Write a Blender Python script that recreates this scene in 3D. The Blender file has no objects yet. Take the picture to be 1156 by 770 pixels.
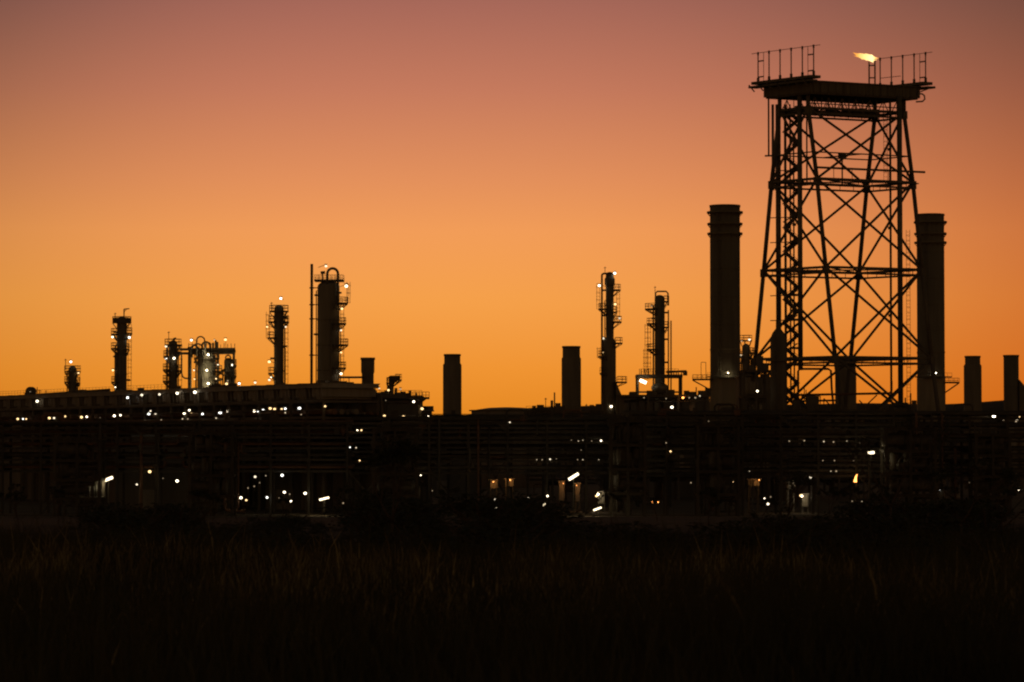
import bpy, math, random
import numpy as np
from mathutils import Vector, Matrix

random.seed(11)
rng = np.random.default_rng(5)
scene = bpy.context.scene
COL = scene.collection
R = math.radians

# ------------------------------------------------------------------ camera
F = 3400.0                     # focal length in photo pixels (photo 1156 x 770)
HZ = 505.0                     # eye-level row of the photo
CZ = 12.4
TILT = math.atan((HZ - 385.0) / F)
cam = bpy.data.cameras.new('camera')
cam.lens = F / 1156.0 * 36.0
cam.sensor_width = 36.0
cam.sensor_fit = 'HORIZONTAL'
cam.clip_start = 0.5
cam.clip_end = 20000
cam.dof.use_dof = True
cam.dof.focus_distance = 160.0
cam.dof.aperture_fstop = 5.6
cam_o = bpy.data.objects.new('camera', cam)
COL.objects.link(cam_o)
cam_o.location = (0, 0, CZ)
cam_o.rotation_euler = (R(90) + TILT, 0, 0)
scene.camera = cam_o

# ------------------------------------------------------------------ dusk sky
SUN_AZ = -1.9        # degrees east of the view axis (+Y)
SUN_EL = -2.5
world = bpy.data.worlds.new('World')
scene.world = world
world.use_nodes = True
nt = world.node_tree
nt.nodes.clear()
L = nt.links.new
def N(t, **kw):
    n = nt.nodes.new(t)
    for k, v in kw.items():
        setattr(n, k, v)
    return n
def M(op, a, b=None, c=None):
    n = N('ShaderNodeMath', operation=op)
    for i, v in enumerate((a, b, c)):
        if v is None: continue
        if isinstance(v, (int, float)): n.inputs[i].default_value = v
        else: L(v, n.inputs[i])
    return n.outputs[0]
out = N('ShaderNodeOutputWorld')
sky = N('ShaderNodeTexSky', sky_type='NISHITA')
sky.sun_disc = False
sky.sun_elevation = R(SUN_EL)
sky.sun_rotation = R(SUN_AZ)
sky.air_density = 1.6
sky.dust_density = 4.0
bg1 = N('ShaderNodeBackground')
bg1.inputs['Strength'].default_value = 0.05
L(sky.outputs[0], bg1.inputs['Color'])
# afterglow: colour by elevation, strength by angle away from the sunset
tc = N('ShaderNodeTexCoord')
sep = N('ShaderNodeSeparateXYZ')
L(tc.outputs['Generated'], sep.inputs[0])
el = M('MULTIPLY', M('ARCSINE', sep.outputs[2]), 180 / math.pi)
az = M('SUBTRACT', M('MULTIPLY', M('ARCTAN2', sep.outputs[0], sep.outputs[1]), 180 / math.pi), SUN_AZ)
ramp = N('ShaderNodeValToRGB')
cr = ramp.color_ramp
stops = [(-2.0, (.55, .15, .004)), (0.6, (.79, .250, .016)), (1.5, (.87, .298, .033)), (2.8, (.91, .350, .069)),
         (4.1, (.88, .332, .098)), (5.1, (.76, .274, .106)), (6.8, (.55, .188, .108)),
         (8.5, (.37, .128, .096)), (12, (.22, .095, .066)), (20, (.105, .064, .042)),
         (40, (.036, .029, .017)), (90, (.012, .012, .008))]
def pos(e): return ((e + 2.0) / 92.0) ** 0.5
while len(cr.elements) < len(stops): cr.elements.new(0.5)
for e_, (e, c) in zip(cr.elements, stops):
    e_.position = pos(e)
    e_.color = (*c, 1)
fac = M('POWER', M('MAXIMUM', M('DIVIDE', M('ADD', el, 2.0), 92.0), 0.0), 0.5)
L(fac, ramp.inputs[0])
aabs = M('ABSOLUTE', az)
right = M('GREATER_THAN', az, 0.0)
elc = M('MAXIMUM', M('MINIMUM', el, 12.0), 0.0)
# wide pale belt opposite the sunset
belt = N('ShaderNodeMapRange', interpolation_type='SMOOTHSTEP')
belt.inputs['From Min'].default_value = 25.0; belt.inputs['From Max'].default_value = 110.0
L(aabs, belt.inputs['Value'])
def channel(s_right, k_right, s_left, k_left, floor, back):
    base = M('ADD', s_left, M('MULTIPLY', right, s_right - s_left))
    slope = M('ADD', k_left, M('MULTIPLY', right, k_right - k_left))
    sig = M('ADD', base, M('MULTIPLY', elc, slope))
    q = M('POWER', M('DIVIDE', aabs, sig), 2.6)
    gs = M('EXPONENT', M('MULTIPLY', q, -0.5))
    fl = M('ADD', M('MULTIPLY', belt.outputs[0], back - floor), floor)
    return M('ADD', M('MULTIPLY', gs, M('SUBTRACT', 1.0, fl)), fl)
comb = N('ShaderNodeCombineXYZ')
L(channel(14.8, -.68, 12.6, -.68, .14, .40), comb.inputs[0])
L(channel(9.9, -.05, 12.2, -.55, .14, .53), comb.inputs[1])
L(channel(9.2, 0.0, 9.8, -.25, .16, .52), comb.inputs[2])
mul = N('ShaderNodeVectorMath', operation='MULTIPLY')
L(ramp.outputs[0], mul.inputs[0]); L(comb.outputs[0], mul.inputs[1])
bg2 = N('ShaderNodeBackground')
bg2.inputs['Strength'].default_value = 1.0
L(mul.outputs[0], bg2.inputs['Color'])
add = N('ShaderNodeAddShader')
L(bg1.outputs[0], add.inputs[0]); L(bg2.outputs[0], add.inputs[1])
L(add.outputs[0], out.inputs['Surface'])

sun = bpy.data.lights.new('sun', 'SUN')
sun.energy = 0.02
sun.angle = R(8)
sun.color = (1, .55, .25)
sun_o = bpy.data.objects.new('sun', sun)
COL.objects.link(sun_o)
# light travels from the sunset towards the camera, grazing the ground
sun_o.rotation_euler = (R(90 - 0.8), 0, R(180) - R(SUN_AZ))
sun_o.location = (0, 300, 200)

scene.view_settings.view_transform = 'Standard'
scene.view_settings.look = 'None'
scene.view_settings.exposure = 0.0
scene.view_settings.gamma = 1.0
scene.view_settings.use_curve_mapping = False
scene.render.engine = 'CYCLES'
scene.cycles.use_denoising = True
scene.cycles.filter_width = 2.1
scene.cycles.max_bounces = 5
scene.cycles.sample_clamp_indirect = 3.0

# ------------------------------------------------------------------ pixel <-> world
CT, ST = math.cos(TILT), math.sin(TILT)
def P(px, py, Y):
    dx, dy = (px - 578.0) / F, (385.0 - py) / F
    k = Y / (CT - dy * ST)
    return Vector((dx * k, Y, CZ + k * (ST + dy * CT)))
def X(px, Y): return P(px, HZ, Y).x
def Z(py, Y): return P(578, py, Y).z
def S(Y): return Y / F            # metres per photo pixel

# ------------------------------------------------------------------ materials
def material(name, c1, c2, scale=1.0, rough=.7, metal=0.0, bump=0.0, streak=False):
    m = bpy.data.materials.new(name)
    m.use_nodes = True
    t = m.node_tree
    b = t.nodes['Principled BSDF']
    b.inputs['Roughness'].default_value = rough
    b.inputs['Metallic'].default_value = metal
    co = t.nodes.new('ShaderNodeTexCoord')
    mp = t.nodes.new('ShaderNodeMapping')
    mp.inputs['Scale'].default_value = (1, 1, .12) if streak else (1, 1, 1)
    t.links.new(co.outputs['Object'], mp.inputs[0])
    n = t.nodes.new('ShaderNodeTexNoise')
    n.inputs['Scale'].default_value = scale
    n.inputs['Detail'].default_value = 6
    n.inputs['Roughness'].default_value = .65
    t.links.new(mp.outputs[0], n.inputs['Vector'])
    r = t.nodes.new('ShaderNodeValToRGB')
    r.color_ramp.elements[0].position = .32
    r.color_ramp.elements[1].position = .68
    r.color_ramp.elements[0].color = (*c1, 1)
    r.color_ramp.elements[1].color = (*c2, 1)
    t.links.new(n.outputs[0], r.inputs[0])
    t.links.new(r.outputs[0], b.inputs['Base Color'])
    if bump:
        bp = t.nodes.new('ShaderNodeBump')
        bp.inputs['Strength'].default_value = bump
        t.links.new(n.outputs[0], bp.inputs['Height'])
        t.links.new(bp.outputs[0], b.inputs['Normal'])
    return m
def emitter(name, col, strength):
    m = bpy.data.materials.new(name)
    m.use_nodes = True
    b = m.node_tree.nodes['Principled BSDF']
    b.inputs['Base Color'].default_value = (.8, .8, .8, 1)
    b.inputs['Emission Color'].default_value = (*col, 1)
    b.inputs['Emission Strength'].default_value = strength
    return m
MT = dict(
    steel=material('weathered_steel', (.09, .078, .06), (.17, .148, .115), .9, .75, .0, streak=True),
    paint=material('grey_paint', (.22, .20, .17), (.34, .31, .27), .5, .6, streak=True),
    clad=material('aluminium_cladding', (.22, .20, .155), (.34, .31, .24), .35, .55, .15, streak=True),
    stack=material('stack_steel', (.145, .125, .09), (.235, .20, .145), .4, .7, streak=True),
    pipe=material('pipe_lagging', (.10, .09, .07), (.22, .195, .155), .6, .5, .2),
    rust=material('rusty_pipe', (.12, .07, .045), (.20, .11, .065), 1.2, .8),
    dark=material('dark_rack_steel', (.035, .031, .024), (.085, .075, .058), .7, .7, streak=True),
    lag=material('sooty_pipe', (.04, .036, .028), (.13, .115, .09), .5, .6),  # darker than the pipe lagging, for racks and equipment frames
    conc=material('concrete', (.25, .23, .20), (.40, .37, .32), .8, .9),
    roof=material('roof_sheet', (.16, .14, .12), (.26, .23, .20), .5, .6),
    wall=material('shed_cladding', (.12, .11, .09), (.20, .18, .15), .4, .75, streak=True),
    bark=material('bark', (.05, .035, .025), (.11, .08, .055), 6, .9, bump=.4),
    darkgrass=material('dark_grass', (.016, .016, .006), (.085, .075, .03), .25, .8),
    leaf=material('dull_leaf', (.018, .022, .009), (.05, .052, .022), 3, .8),
    straw=material('dry_straw', (.16, .125, .055), (.62, .50, .22), .5, .8),
    white=emitter('white_lamp', (1.0, .84, .58), 5.0),
    bright=emitter('bright_lamp', (1.0, .86, .62), 13.0),
    white_warm=emitter('white_lamp_warm', (1.0, .64, .28), 2.4),
    white_soft=emitter('white_lamp_soft', (1.0, .84, .60), 1.7),
    white_cool=emitter('white_lamp_cool', (.95, .95, .86), 3.4),
    dim_soft=emitter('dim_lamp_soft', (1.0, .74, .45), .45),
    glow=emitter('work_lamp', (1.0, .84, .52), 30.0),
    flood=emitter('strip_lamp', (1.0, .82, .52), 3.2),
    dim=emitter('dim_lamp', (1.0, .80, .52), 1.0),
    orange=emitter('sodium_lamp', (1.0, .34, .07), 5.0),
)

for n_ in MT['straw'].node_tree.nodes:
    if n_.type == 'VALTORGB':
        n_.color_ramp.elements[0].position = .47; n_.color_ramp.elements[1].position = .80
    if n_.type == 'TEX_NOISE': n_.inputs['Detail'].default_value = 3
# ------------------------------------------------------------------ mesh builder
class MB:
    def __init__(s): s.v, s.f = [], []
    def add(s, vs, fs):
        o = len(s.v)
        s.v.extend([tuple(v) for v in vs]); s.f.extend([tuple(i + o for i in f) for f in fs])
        return s
    def box(s, c, size, rz=0.0):
        cx, cy, cz = c; hx, hy, hz = size[0] / 2, size[1] / 2, size[2] / 2
        ca, sa = math.cos(rz), math.sin(rz)
        vs = []
        for z in (-hz, hz):
            for x, y in ((-hx, -hy), (hx, -hy), (hx, hy), (-hx, hy)):
                vs.append((cx + x * ca - y * sa, cy + x * sa + y * ca, cz + z))
        return s.add(vs, [(3, 2, 1, 0), (4, 5, 6, 7), (0, 1, 5, 4), (1, 2, 6, 5), (2, 3, 7, 6), (3, 0, 4, 7)])
    def bar(s, a, b, w, h=None):
        a, b = Vector(a), Vector(b); h = h or w
        d = (b - a)
        if d.length < 1e-6: return s
        d.normalize()
        up = Vector((0, 0, 1)) if abs(d.z) < .95 else Vector((0, 1, 0))
        r = d.cross(up).normalized(); u = r.cross(d).normalized()
        vs = []
        for p in (a, b):
            for i, j in ((-1, -1), (1, -1), (1, 1), (-1, 1)):
                vs.append(p + r * (i * w / 2) + u * (j * h / 2))
        return s.add(vs, [(3, 2, 1, 0), (4, 5, 6, 7), (0, 1, 5, 4), (1, 2, 6, 5), (2, 3, 7, 6), (3, 0, 4, 7)])
    def tube(s, pts, r, n=10, r2=None):
        pts = [Vector(p) for p in pts]
        rings = []
        m = len(pts)
        up0 = None
        for i, p in enumerate(pts):
            t = (pts[min(i + 1, m - 1)] - pts[max(i - 1, 0)]).normalized()
            if up0 is None:
                up0 = Vector((0, 0, 1)) if abs(t.z) < .9 else Vector((0, 1, 0))
            a = t.cross(up0)
            if a.length < 1e-4: a = t.cross(Vector((1, 0, 0)))
            a.normalize(); b = a.cross(t).normalized(); up0 = b
            rr = r if r2 is None else r + (r2 - r) * i / max(1, m - 1)
            rings.append([p + a * (rr * math.cos(k * 2 * math.pi / n)) + b * (rr * math.sin(k * 2 * math.pi / n)) for k in range(n)])
        vs = [v for ring in rings for v in ring]
        fs = []
        for i in range(m - 1):
            for k in range(n):
                fs.append((i * n + k, i * n + (k + 1) % n, (i + 1) * n + (k + 1) % n, (i + 1) * n + k))
        fs.append(tuple(range(n - 1, -1, -1))); fs.append(tuple((m - 1) * n + k for k in range(n)))
        return s.add(vs, fs)
    def lathe(s, x, y, prof, n=28):
        vs, fs = [], []
        for r, z in prof:
            for k in range(n):
                a = 2 * math.pi * k / n
                vs.append((x + r * math.cos(a), y + r * math.sin(a), z))
        for i in range(len(prof) - 1):
            for k in range(n):
                fs.append((i * n + k, i * n + (k + 1) % n, (i + 1) * n + (k + 1) % n, (i + 1) * n + k))
        fs.append(tuple(range(n - 1, -1, -1))); fs.append(tuple((len(prof) - 1) * n + k for k in range(n)))
        return s.add(vs, fs)
    def drum(s, a, b, r, n=20):
        a, b = Vector(a), Vector(b); d = (b - a).normalized()
        pts, rad = [], []
        seq = [(-.5, .05), (-.42, .5), (-.25, .82), (0, 1)]
        up = Vector((0, 0, 1)) if abs(d.z) < .9 else Vector((0, 1, 0))
        u = d.cross(up).normalized(); w = u.cross(d)
        rings = [(a + d * (q * r), k * r) for q, k in seq] + [(b - d * (q * r), k * r) for q, k in reversed(seq)]
        vs, fs = [], []
        for p, rr in rings:
            for k in range(n):
                t = 2 * math.pi * k / n
                vs.append(p + u * (rr * math.cos(t)) + w * (rr * math.sin(t)))
        for i in range(len(rings) - 1):
            for k in range(n):
                fs.append((i * n + k, i * n + (k + 1) % n, (i + 1) * n + (k + 1) % n, (i + 1) * n + k))
        fs.append(tuple(range(n - 1, -1, -1))); fs.append(tuple((len(rings) - 1) * n + k for k in range(n)))
        return s.add(vs, fs)
    def blob(s, c, rx, ry=None, rz=None, n=10, m=6):
        ry = ry or rx; rz = rz or rx
        vs = [(c[0], c[1], c[2] - rz)]
        for i in range(1, m):
            t = -math.pi / 2 + math.pi * i / m
            for k in range(n):
                a = 2 * math.pi * k / n
                vs.append((c[0] + rx * math.cos(t) * math.cos(a), c[1] + ry * math.cos(t) * math.sin(a), c[2] + rz * math.sin(t)))
        vs.append((c[0], c[1], c[2] + rz))
        fs = [(0, 1 + (k + 1) % n, 1 + k) for k in range(n)]
        for i in range(m - 2):
            for k in range(n):
                fs.append((1 + i * n + k, 1 + i * n + (k + 1) % n, 1 + (i + 1) * n + (k + 1) % n, 1 + (i + 1) * n + k))
        q = 1 + (m - 2) * n
        fs += [(q + k, q + (k + 1) % n, len(vs) - 1) for k in range(n)]
        return s.add(vs, fs)
    def sector(s, x, y, z, r0, r1, a0, a1, th, n=14):
        vs, fs = [], []
        for i in range(n + 1):
            a = a0 + (a1 - a0) * i / n
            c, q = math.cos(a), math.sin(a)
            for r, dz in ((r0, 0), (r1, 0), (r1, th), (r0, th)):
                vs.append((x + r * c, y + r * q, z + dz))
        for i in range(n):
            o = i * 4
            for k in range(4):
                fs.append((o + k, o + (k + 1) % 4, o + 4 + (k + 1) % 4, o + 4 + k))
        fs.append((0, 1, 2, 3)); o = n * 4; fs.append((o + 3, o + 2, o + 1, o))
        return s.add(vs, fs)
    def build(s, name, mat, parent=None, smooth=False):
        me = bpy.data.meshes.new(name)
        off = Vector((0, 0, 0))
        q = parent
        while q is not None:
            off += Vector(q.location); q = q.parent
        me.from_pydata([(v[0] - off.x, v[1] - off.y, v[2] - off.z) for v in s.v], [], s.f)
        me.update()
        me.materials.append(MT[mat] if isinstance(mat, str) else mat)
        if smooth:
            for p in me.polygons: p.use_smooth = len(p.vertices) <= 4
        o = bpy.data.objects.new(name, me)
        COL.objects.link(o)
        if parent is not None: o.parent = parent
        return o

def tag(o, label, cat, group=None):
    o['label'] = label; o['category'] = cat; o['kind'] = 'thing'
    if group: o['group'] = group
    return o
def thing(name, label, cat, loc, group=None):
    o = bpy.data.objects.new(name, None)
    o.empty_display_size = 1
    COL.objects.link(o)
    o.location = loc
    return tag(o, label, cat, group)
lrnd = random.Random(404)
def lamp(par, px, py, Y, d=3.2, mat='white', foot=None):
    """a wall lamp on its bracket: part 'lamp' with its glowing 'bulb'"""
    if mat == 'white': mat = lrnd.choice(['white', 'white', 'white_warm', 'white_warm', 'white_soft', 'white_cool'])
    elif mat == 'dim': mat = lrnd.choice(['dim', 'dim_soft', 'dim_soft'])
    d *= lrnd.uniform(.8, 1.08)
    p = P(px, py, Y)
    r = d * .40 * S(Y)
    f = Vector(foot) if foot is not None else p + Vector((0, 1.6, -.9))
    h = MB().bar(p + Vector((0, .1, r + .06)), f, .09)
    h.box(p + Vector((0, 0, r + .12)), (r * 2.2, r * 2.2, .12))
    lo = h.build('lamp', 'steel', par)
    MB().blob(p, r, r, r * .85, 8, 6).build('bulb', 'bright' if mat == 'glow' else mat, lo, True)
    if mat == 'glow':
        li = bpy.data.lights.new('work_light', 'POINT'); li.energy = 110; li.color = (1, .82, .45); li.shadow_soft_size = .3
        lj = bpy.data.objects.new('work_light', li); COL.objects.link(lj)
        lj.location = p + Vector((0, -r - .35, 0))
    return lo

# ------------------------------------------------------------------ ground
prof = [(-400, 10.4), (0, 10.6), (22, 10.68), (60, 10.0), (150, 8.15), (300, 5.3), (480, 1.2), (540, 0.0), (20000, 0.0)]
py_ = np.array([p[0] for p in prof], float); pz_ = np.array([p[1] for p in prof], float)
def gz(x, y):
    x = np.asarray(x, float); y = np.asarray(y, float)
    z = np.interp(y, py_, pz_)
    k = np.clip((500 - y) / 350, 0, 1)
    z = z + k * (.16 * np.sin(x * .21 + y * .07) + .10 * np.sin(x * .053 - y * .31) + .22 * np.sin(x * .031 + 1.3) * np.sin(y * .043))
    return z
def sheet(name, xs, ys, zf, mat):
    xx, yy = np.meshgrid(xs, ys)
    zz = zf(xx, yy)
    nv = [(float(a), float(b), float(c)) for a, b, c in zip(xx.ravel(), yy.ravel(), zz.ravel())]
    w = len(xs)
    fs = [(j * w + i, j * w + i + 1, (j + 1) * w + i + 1, (j + 1) * w + i) for j in range(len(ys) - 1) for i in range(w - 1)]
    m = MB(); m.v = nv; m.f = fs
    return m.build(name, mat, None, True)
MT['earth'] = material('dry_earth', (.010, .008, .005), (.045, .034, .019), .12, .95, bump=.3)
xs = np.concatenate([[-12000, -4000, -1200, -500], np.linspace(-260, 260, 131), [500, 1200, 4000, 12000]])
ys = np.concatenate([[-400, -100], np.linspace(0, 200, 101), np.linspace(206, 600, 60), [700, 900, 1200, 2500, 6000, 15000]])
g = sheet('ground', xs, ys, gz, 'earth'); g['kind'] = 'structure'

# low hills behind the plant
def hz_(x, y):
    t = np.clip((y - 1000) / 260, 0, 1); t = t * t * (3 - 2 * t)
    far = np.clip((2600 - y) / 800, 0, 1)
    top = 27 + 2.2 * np.sin(x * .011 + .6) + 1.2 * np.sin(x * .031) + .5 * np.sin(x * .09 + 1) + np.clip((x - 20) * .022, -3, 7)
    top += np.clip(np.abs(x) - 350, 0, 1500) * .01
    return -1.5 + t * (top + 1.5) * far
hx = np.concatenate([np.linspace(-3000, -420, 30), np.linspace(-400, 400, 161), np.linspace(420, 3000, 30)])
hy = np.concatenate([np.linspace(1000, 1400, 26), np.linspace(1450, 2600, 10)])
MT['hill'] = material('hill_scrub', (.03, .025, .014), (.09, .07, .04), .06, .95)
h = sheet('hills', hx, hy, hz_, 'hill'); h['kind'] = 'structure'

# graded gravel pad, and a paler strip painting lamplight onto the ground before the racks
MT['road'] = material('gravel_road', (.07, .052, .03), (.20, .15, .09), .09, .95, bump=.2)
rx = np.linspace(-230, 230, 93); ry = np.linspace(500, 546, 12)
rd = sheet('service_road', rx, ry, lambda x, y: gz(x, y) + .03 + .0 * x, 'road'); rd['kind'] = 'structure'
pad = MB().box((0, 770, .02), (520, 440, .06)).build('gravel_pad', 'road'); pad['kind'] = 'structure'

# ------------------------------------------------------------------ flare tower
TY, TX = 755.0, X(952, 755)
th = R(30)
U = Vector((math.cos(R(25)), math.sin(R(25)), 0)); V = Vector((-math.sin(R(42)), math.cos(R(42)), 0))
sT = S(TY)
def tp(u, v, z): return Vector((TX, TY, 0)) + U * u + V * v + Vector((0, 0, z))
D1 = 125.8 * sT
lev_y = [561, 500, 405, 305, 206, 126]
lev_d2 = [185, 152, 121, 94.2, 68.8, 43.3]
lev = [(max(0.0, Z(y, TY)), D1, d * sT) for y, d in zip(lev_y, lev_d2)]
def corner(i, l):
    z, a, b = l if isinstance(l, tuple) else lev[l]
    su, sv = ((-1, -1), (1, -1), (1, 1), (-1, 1))[i]       # C, F, D, A
    return tp(su * a / 2, sv * b / 2, z)
def pbox(m, u, v, z0, z1, du, dv):
    q = [tp(u - du / 2, v - dv / 2, 0), tp(u + du / 2, v - dv / 2, 0), tp(u + du / 2, v + dv / 2, 0), tp(u - du / 2, v + dv / 2, 0)]
    vs = [(p.x, p.y, z) for z in (z0, z1) for p in q]
    return m.add(vs, [(3, 2, 1, 0), (4, 5, 6, 7), (0, 1, 5, 4), (1, 2, 6, 5), (2, 3, 7, 6), (3, 0, 4, 7)])
ft = thing('flare_tower', 'tall steel lattice flare tower with a wide dark platform and a burning flame tip', 'flare tower', (TX, TY, 0))
for i in range(4):
    m = MB()
    for l in range(5):
        m.tube([corner(i, l), corner(i, l + 1)], .53, 8)
    m.tube([corner(i, 5), corner(i, 5) + Vector((0, 0, 3))], .53, 8)
    m.build('leg', 'steel', ft, True)
    c = corner(i, 0)
    MB().lathe(c.x, c.y, [(1.3, 0), (1.3, 1.1), (.9, 1.4)], 12).build('footing', 'conc', ft)
for l in range(5):
    for i in range(4):
        j = (i + 1) % 4
        a0, b0, a1, b1 = corner(i, l), corner(j, l), corner(i, l + 1), corner(j, l + 1)
        m = MB()
        m.tube([a0, b1], .32, 6); m.tube([b0, a1], .32, 6)
        mid = (a0 + b1 + b0 + a1) / 4
        m.box(mid, (.7, .7, .7), th)
        m.build('cross_brace', 'steel', ft)
for l in range(1, 6):
    m = MB()
    z, a, b = lev[l]
    for dz, w in ((0, .6), (-1.35, .45)):
        for i in range(4):
            m.bar(corner(i, (z + dz, a, b)), corner((i + 1) % 4, (z + dz, a, b)), w)
    for i in range(4):
        p, q = corner(i, (z, a, b)), corner((i + 1) % 4, (z, a, b))
        n = 7
        for k in range(1, n):
            t = p.lerp(q, k / n); m.bar(t, t - Vector((0, 0, 1.35)), .16)
    m.bar(corner(0, (z, a, b)), corner(2, (z, a, b)), .3); m.bar(corner(1, (z, a, b)), corner(3, (z, a, b)), .3)
    for i in range(4):
        m.box(corner(i, (z - .65, a, b)), (1.3, 1.3, 2.0), th)
    m.build('ring_beam', 'steel', ft)
# mid-panel rail with hanging strut between the two upper rings
z = Z(176, TY)
m = MB(); a, b = D1, 58 * sT
for i in range(4): m.bar(corner(i, (z, a, b)), corner((i + 1) % 4, (z, a, b)), .3)
q = tp(0, 0, z); m.bar(tp(0, -b / 2, z), tp(0, b / 2, z), .3); m.bar(q, q - Vector((0, 0, 7.2)), .35); m.box(q, (1.5, 1.5, 1.4), th)
m.build('mid_beam', 'steel', ft)
z = Z(194, TY)
m = MB(); b = 66 * sT
p0, p1 = tp(-D1 / 2 - 1, -b / 2 - .9, z), tp(D1 / 2 + 3.0, -b / 2 - .9, z)
m.bar(p0, p1, .55, .5)
for k in range(0, 6):
    t = p0.lerp(p1, k / 6); m.bar(t, t + Vector((0, 0, -3.0)), .14)
m.bar(p0 - Vector((0, 0, 3)), p0.lerp(p1, .93) - Vector((0, 0, 3)), 1.6, .25)
m.build('walkway', 'steel', ft)
# platform at the top
pz0 = Z(113.5, TY); DU, DV = 31.9, 15.9
m = MB()
pbox(m, 0, 0, pz0 + .65, pz0 + 3.3, DU, DV)
pbox(m, 0, 0, pz0 + 3.32, pz0 + 3.6, DU + 1.0, DV + 1.0)
pbox(m, 0, 0, pz0 + .3, pz0 + .62, DU - .8, DV - .6)
for k in range(15):
    u = -DU / 2 + .8 + (DU - 1.6) * k / 14
    for v in (-DV / 2 - .12, DV / 2 + .12): m.bar(tp(u, v, pz0 + .7), tp(u, v, pz0 + 3.25), .24)
pf = m.build('platform', 'steel', ft)
# truss and service deck below the platform
m = MB()
zt, zb = pz0 - .1, Z(130, TY)
for v in (-4.7, 4.7):
    for k in range(14):
        u0, u1 = -D1 / 2 + D1 * k / 14, -D1 / 2 + D1 * (k + 1) / 14
        m.bar(tp(u0, v, zt), tp(u0, v, zb), .18)
        m.bar(tp(u0, v, zt if k % 2 else zb), tp(u1, v, zb if k % 2 else zt), .18)
m.bar(tp(-D1 / 2, -4.7, Z(121, TY)), tp(D1 / 2, -4.7, Z(121, TY)), .25)
m.build('truss', 'steel', ft)
m = MB()
m.bar(tp(-D1 / 2 + .5, 1.5, zb + .3), tp(D1 / 2 - 3, 1.5, zb + .3), 7.5, .35)
for k in range(10):
    u = -12 + 2.6 * k
    m.box(tp(u, random.uniform(-1, 2), zb + .5 + random.uniform(.3, .8)), (random.uniform(1, 2.4), 1.2, random.uniform(.8, 2.0)), th)
m.build('service_deck', 'steel', ft)
m = MB()
for v in (-2.3, 5.3):
    for zz in (.6, 1.2): m.bar(tp(-D1 / 2, v, zb + zz), tp(D1 / 2 - 3, v, zb + zz), .07)
    for k in range(15): m.bar(tp(-D1 / 2 + k * 1.8, v, zb), tp(-D1 / 2 + k * 1.9, v, zb + 1.2), .07)
m.build('railing', 'steel', ft)
# flare tips: two rows of six over the ends
tip_top = {}
for sgn in (-1, 1):
    u0 = sgn * 16.3
    zb = pz0 + 4.3
    m = MB()
    pbox(m, u0, 0, zb - .35, zb + .35, 3.0, 20.0)
    pbox(m, u0 + sgn * .9, 0, zb - 1.25, zb - .75, 2.4, 20.6)
    for k in range(7): m.bar(tp(u0 - 1.4, -9 + 3 * k, zb - 2.2), tp(u0 + sgn * 3.0, -9 + 3 * k, zb - .6), .25)
    m.build('tip_support', 'steel', ft)
    hh = 7.6
    vs = [-9.4 + 3.76 * k for k in range(6)]
    for k, v in enumerate(vs):
        if sgn == 1 and k == 5: continue
        m = MB()
        b = tp(u0, v, zb + .35)
        m.tube([b, b + Vector((0, 0, 1.1))], .34, 8); m.tube([b + Vector((0, 0, 1.0)), b + Vector((0, 0, hh))], .15, 8)
        m.tube([b + Vector((0, 0, hh - .8)), b + Vector((0, 0, hh))], .24, 8)
        m.build('flare_tip', 'steel', ft, True)
    m = MB()
    for v in (vs[0], vs[-1]):
        w = v + (1.9 if v > 0 else -1.9) * -1
        if not (sgn == 1 and v > 0):
            m.bar(tp(u0, w, zb), tp(u0, w, zb + hh), .13)
            for q in (1.6, 5.6): m.bar(tp(u0, v, zb + q), tp(u0, w, zb + q), .3)
    m.bar(tp(u0, vs[0] - 2.2, zb + hh + .1), tp(u0, (vs[-1] + 2.2) if sgn < 0 else vs[4] + 2.0, zb + hh + .1), .13)
    m.build('tip_frame', 'steel', ft)
# burning tip with its two-legged frame
fb = P(984.5, 94, TY + 17)
zf = P(984.5, 68, TY + 17).z
m = MB()
for dx in (-.75, .75):
    m.tube([(fb.x + dx, fb.y, fb.z - 1), (fb.x + dx, fb.y, zf - (.4 if dx < 0 else -.3))], .2, 8)
for q in (1.4, 4.6): m.bar((fb.x - .9, fb.y, fb.z + q), (fb.x + .9, fb.y, fb.z + q), .3)
m.bar((fb.x + 2.2, fb.y, fb.z + 1.3), (fb.x + 7, fb.y - 3, fb.z + 1.5), .14)
m.build('flare_tip', 'steel', ft)
# risers, ladders, landings inside the left pair of legs
def vpipe(px, py0, py1, w, v, name='riser_pipe', mat='pipe', flg=True):
    """vertical pipe on the tower at image column px, plan offset v along the depth axis"""
    yy = TY + v
    m = MB()
    x = X(px, yy); z0, z1 = Z(py1, yy), Z(py0, yy)
    r = w / 2 * S(yy)
    m.tube([(x, yy, z0), (x, yy, z1)], r, 12)
    if flg:
        for q in (206, 305, 405):
            if py0 < q < py1: m.tube([(x, yy, Z(q + 2, yy)), (x, yy, Z(q - 2, yy))], r * 1.45, 12)
    return m.build(name, mat, ft, True)
vpipe(904, 102, 418, 5.6, -8); vpipe(1017, 108, 470, 6.0, -2)
vpipe(879.5, 118, 380, 6.0, 2); vpipe(887.5, 118, 460, 3.0, 4); vpipe(893.0, 118, 450, 1.8, 6, mat='rust'); vpipe(897, 150, 450, 1.8, 8, mat='rust'); vpipe(912, 112, 206, 1.8, 3)
vpipe(1006.5, 112, 446, 2.6, 0); vpipe(868.8, 108, 176, 2.0, 0, flg=False); vpipe(873.5, 118, 215, 3.0, 0, flg=False)
p = P(868.8, 176, TY); MB().bar(p + Vector((-1.2, 0, 0)), p + Vector((3.5, 0, .1)), .4).build('pipe_bracket', 'steel', ft)
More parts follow.
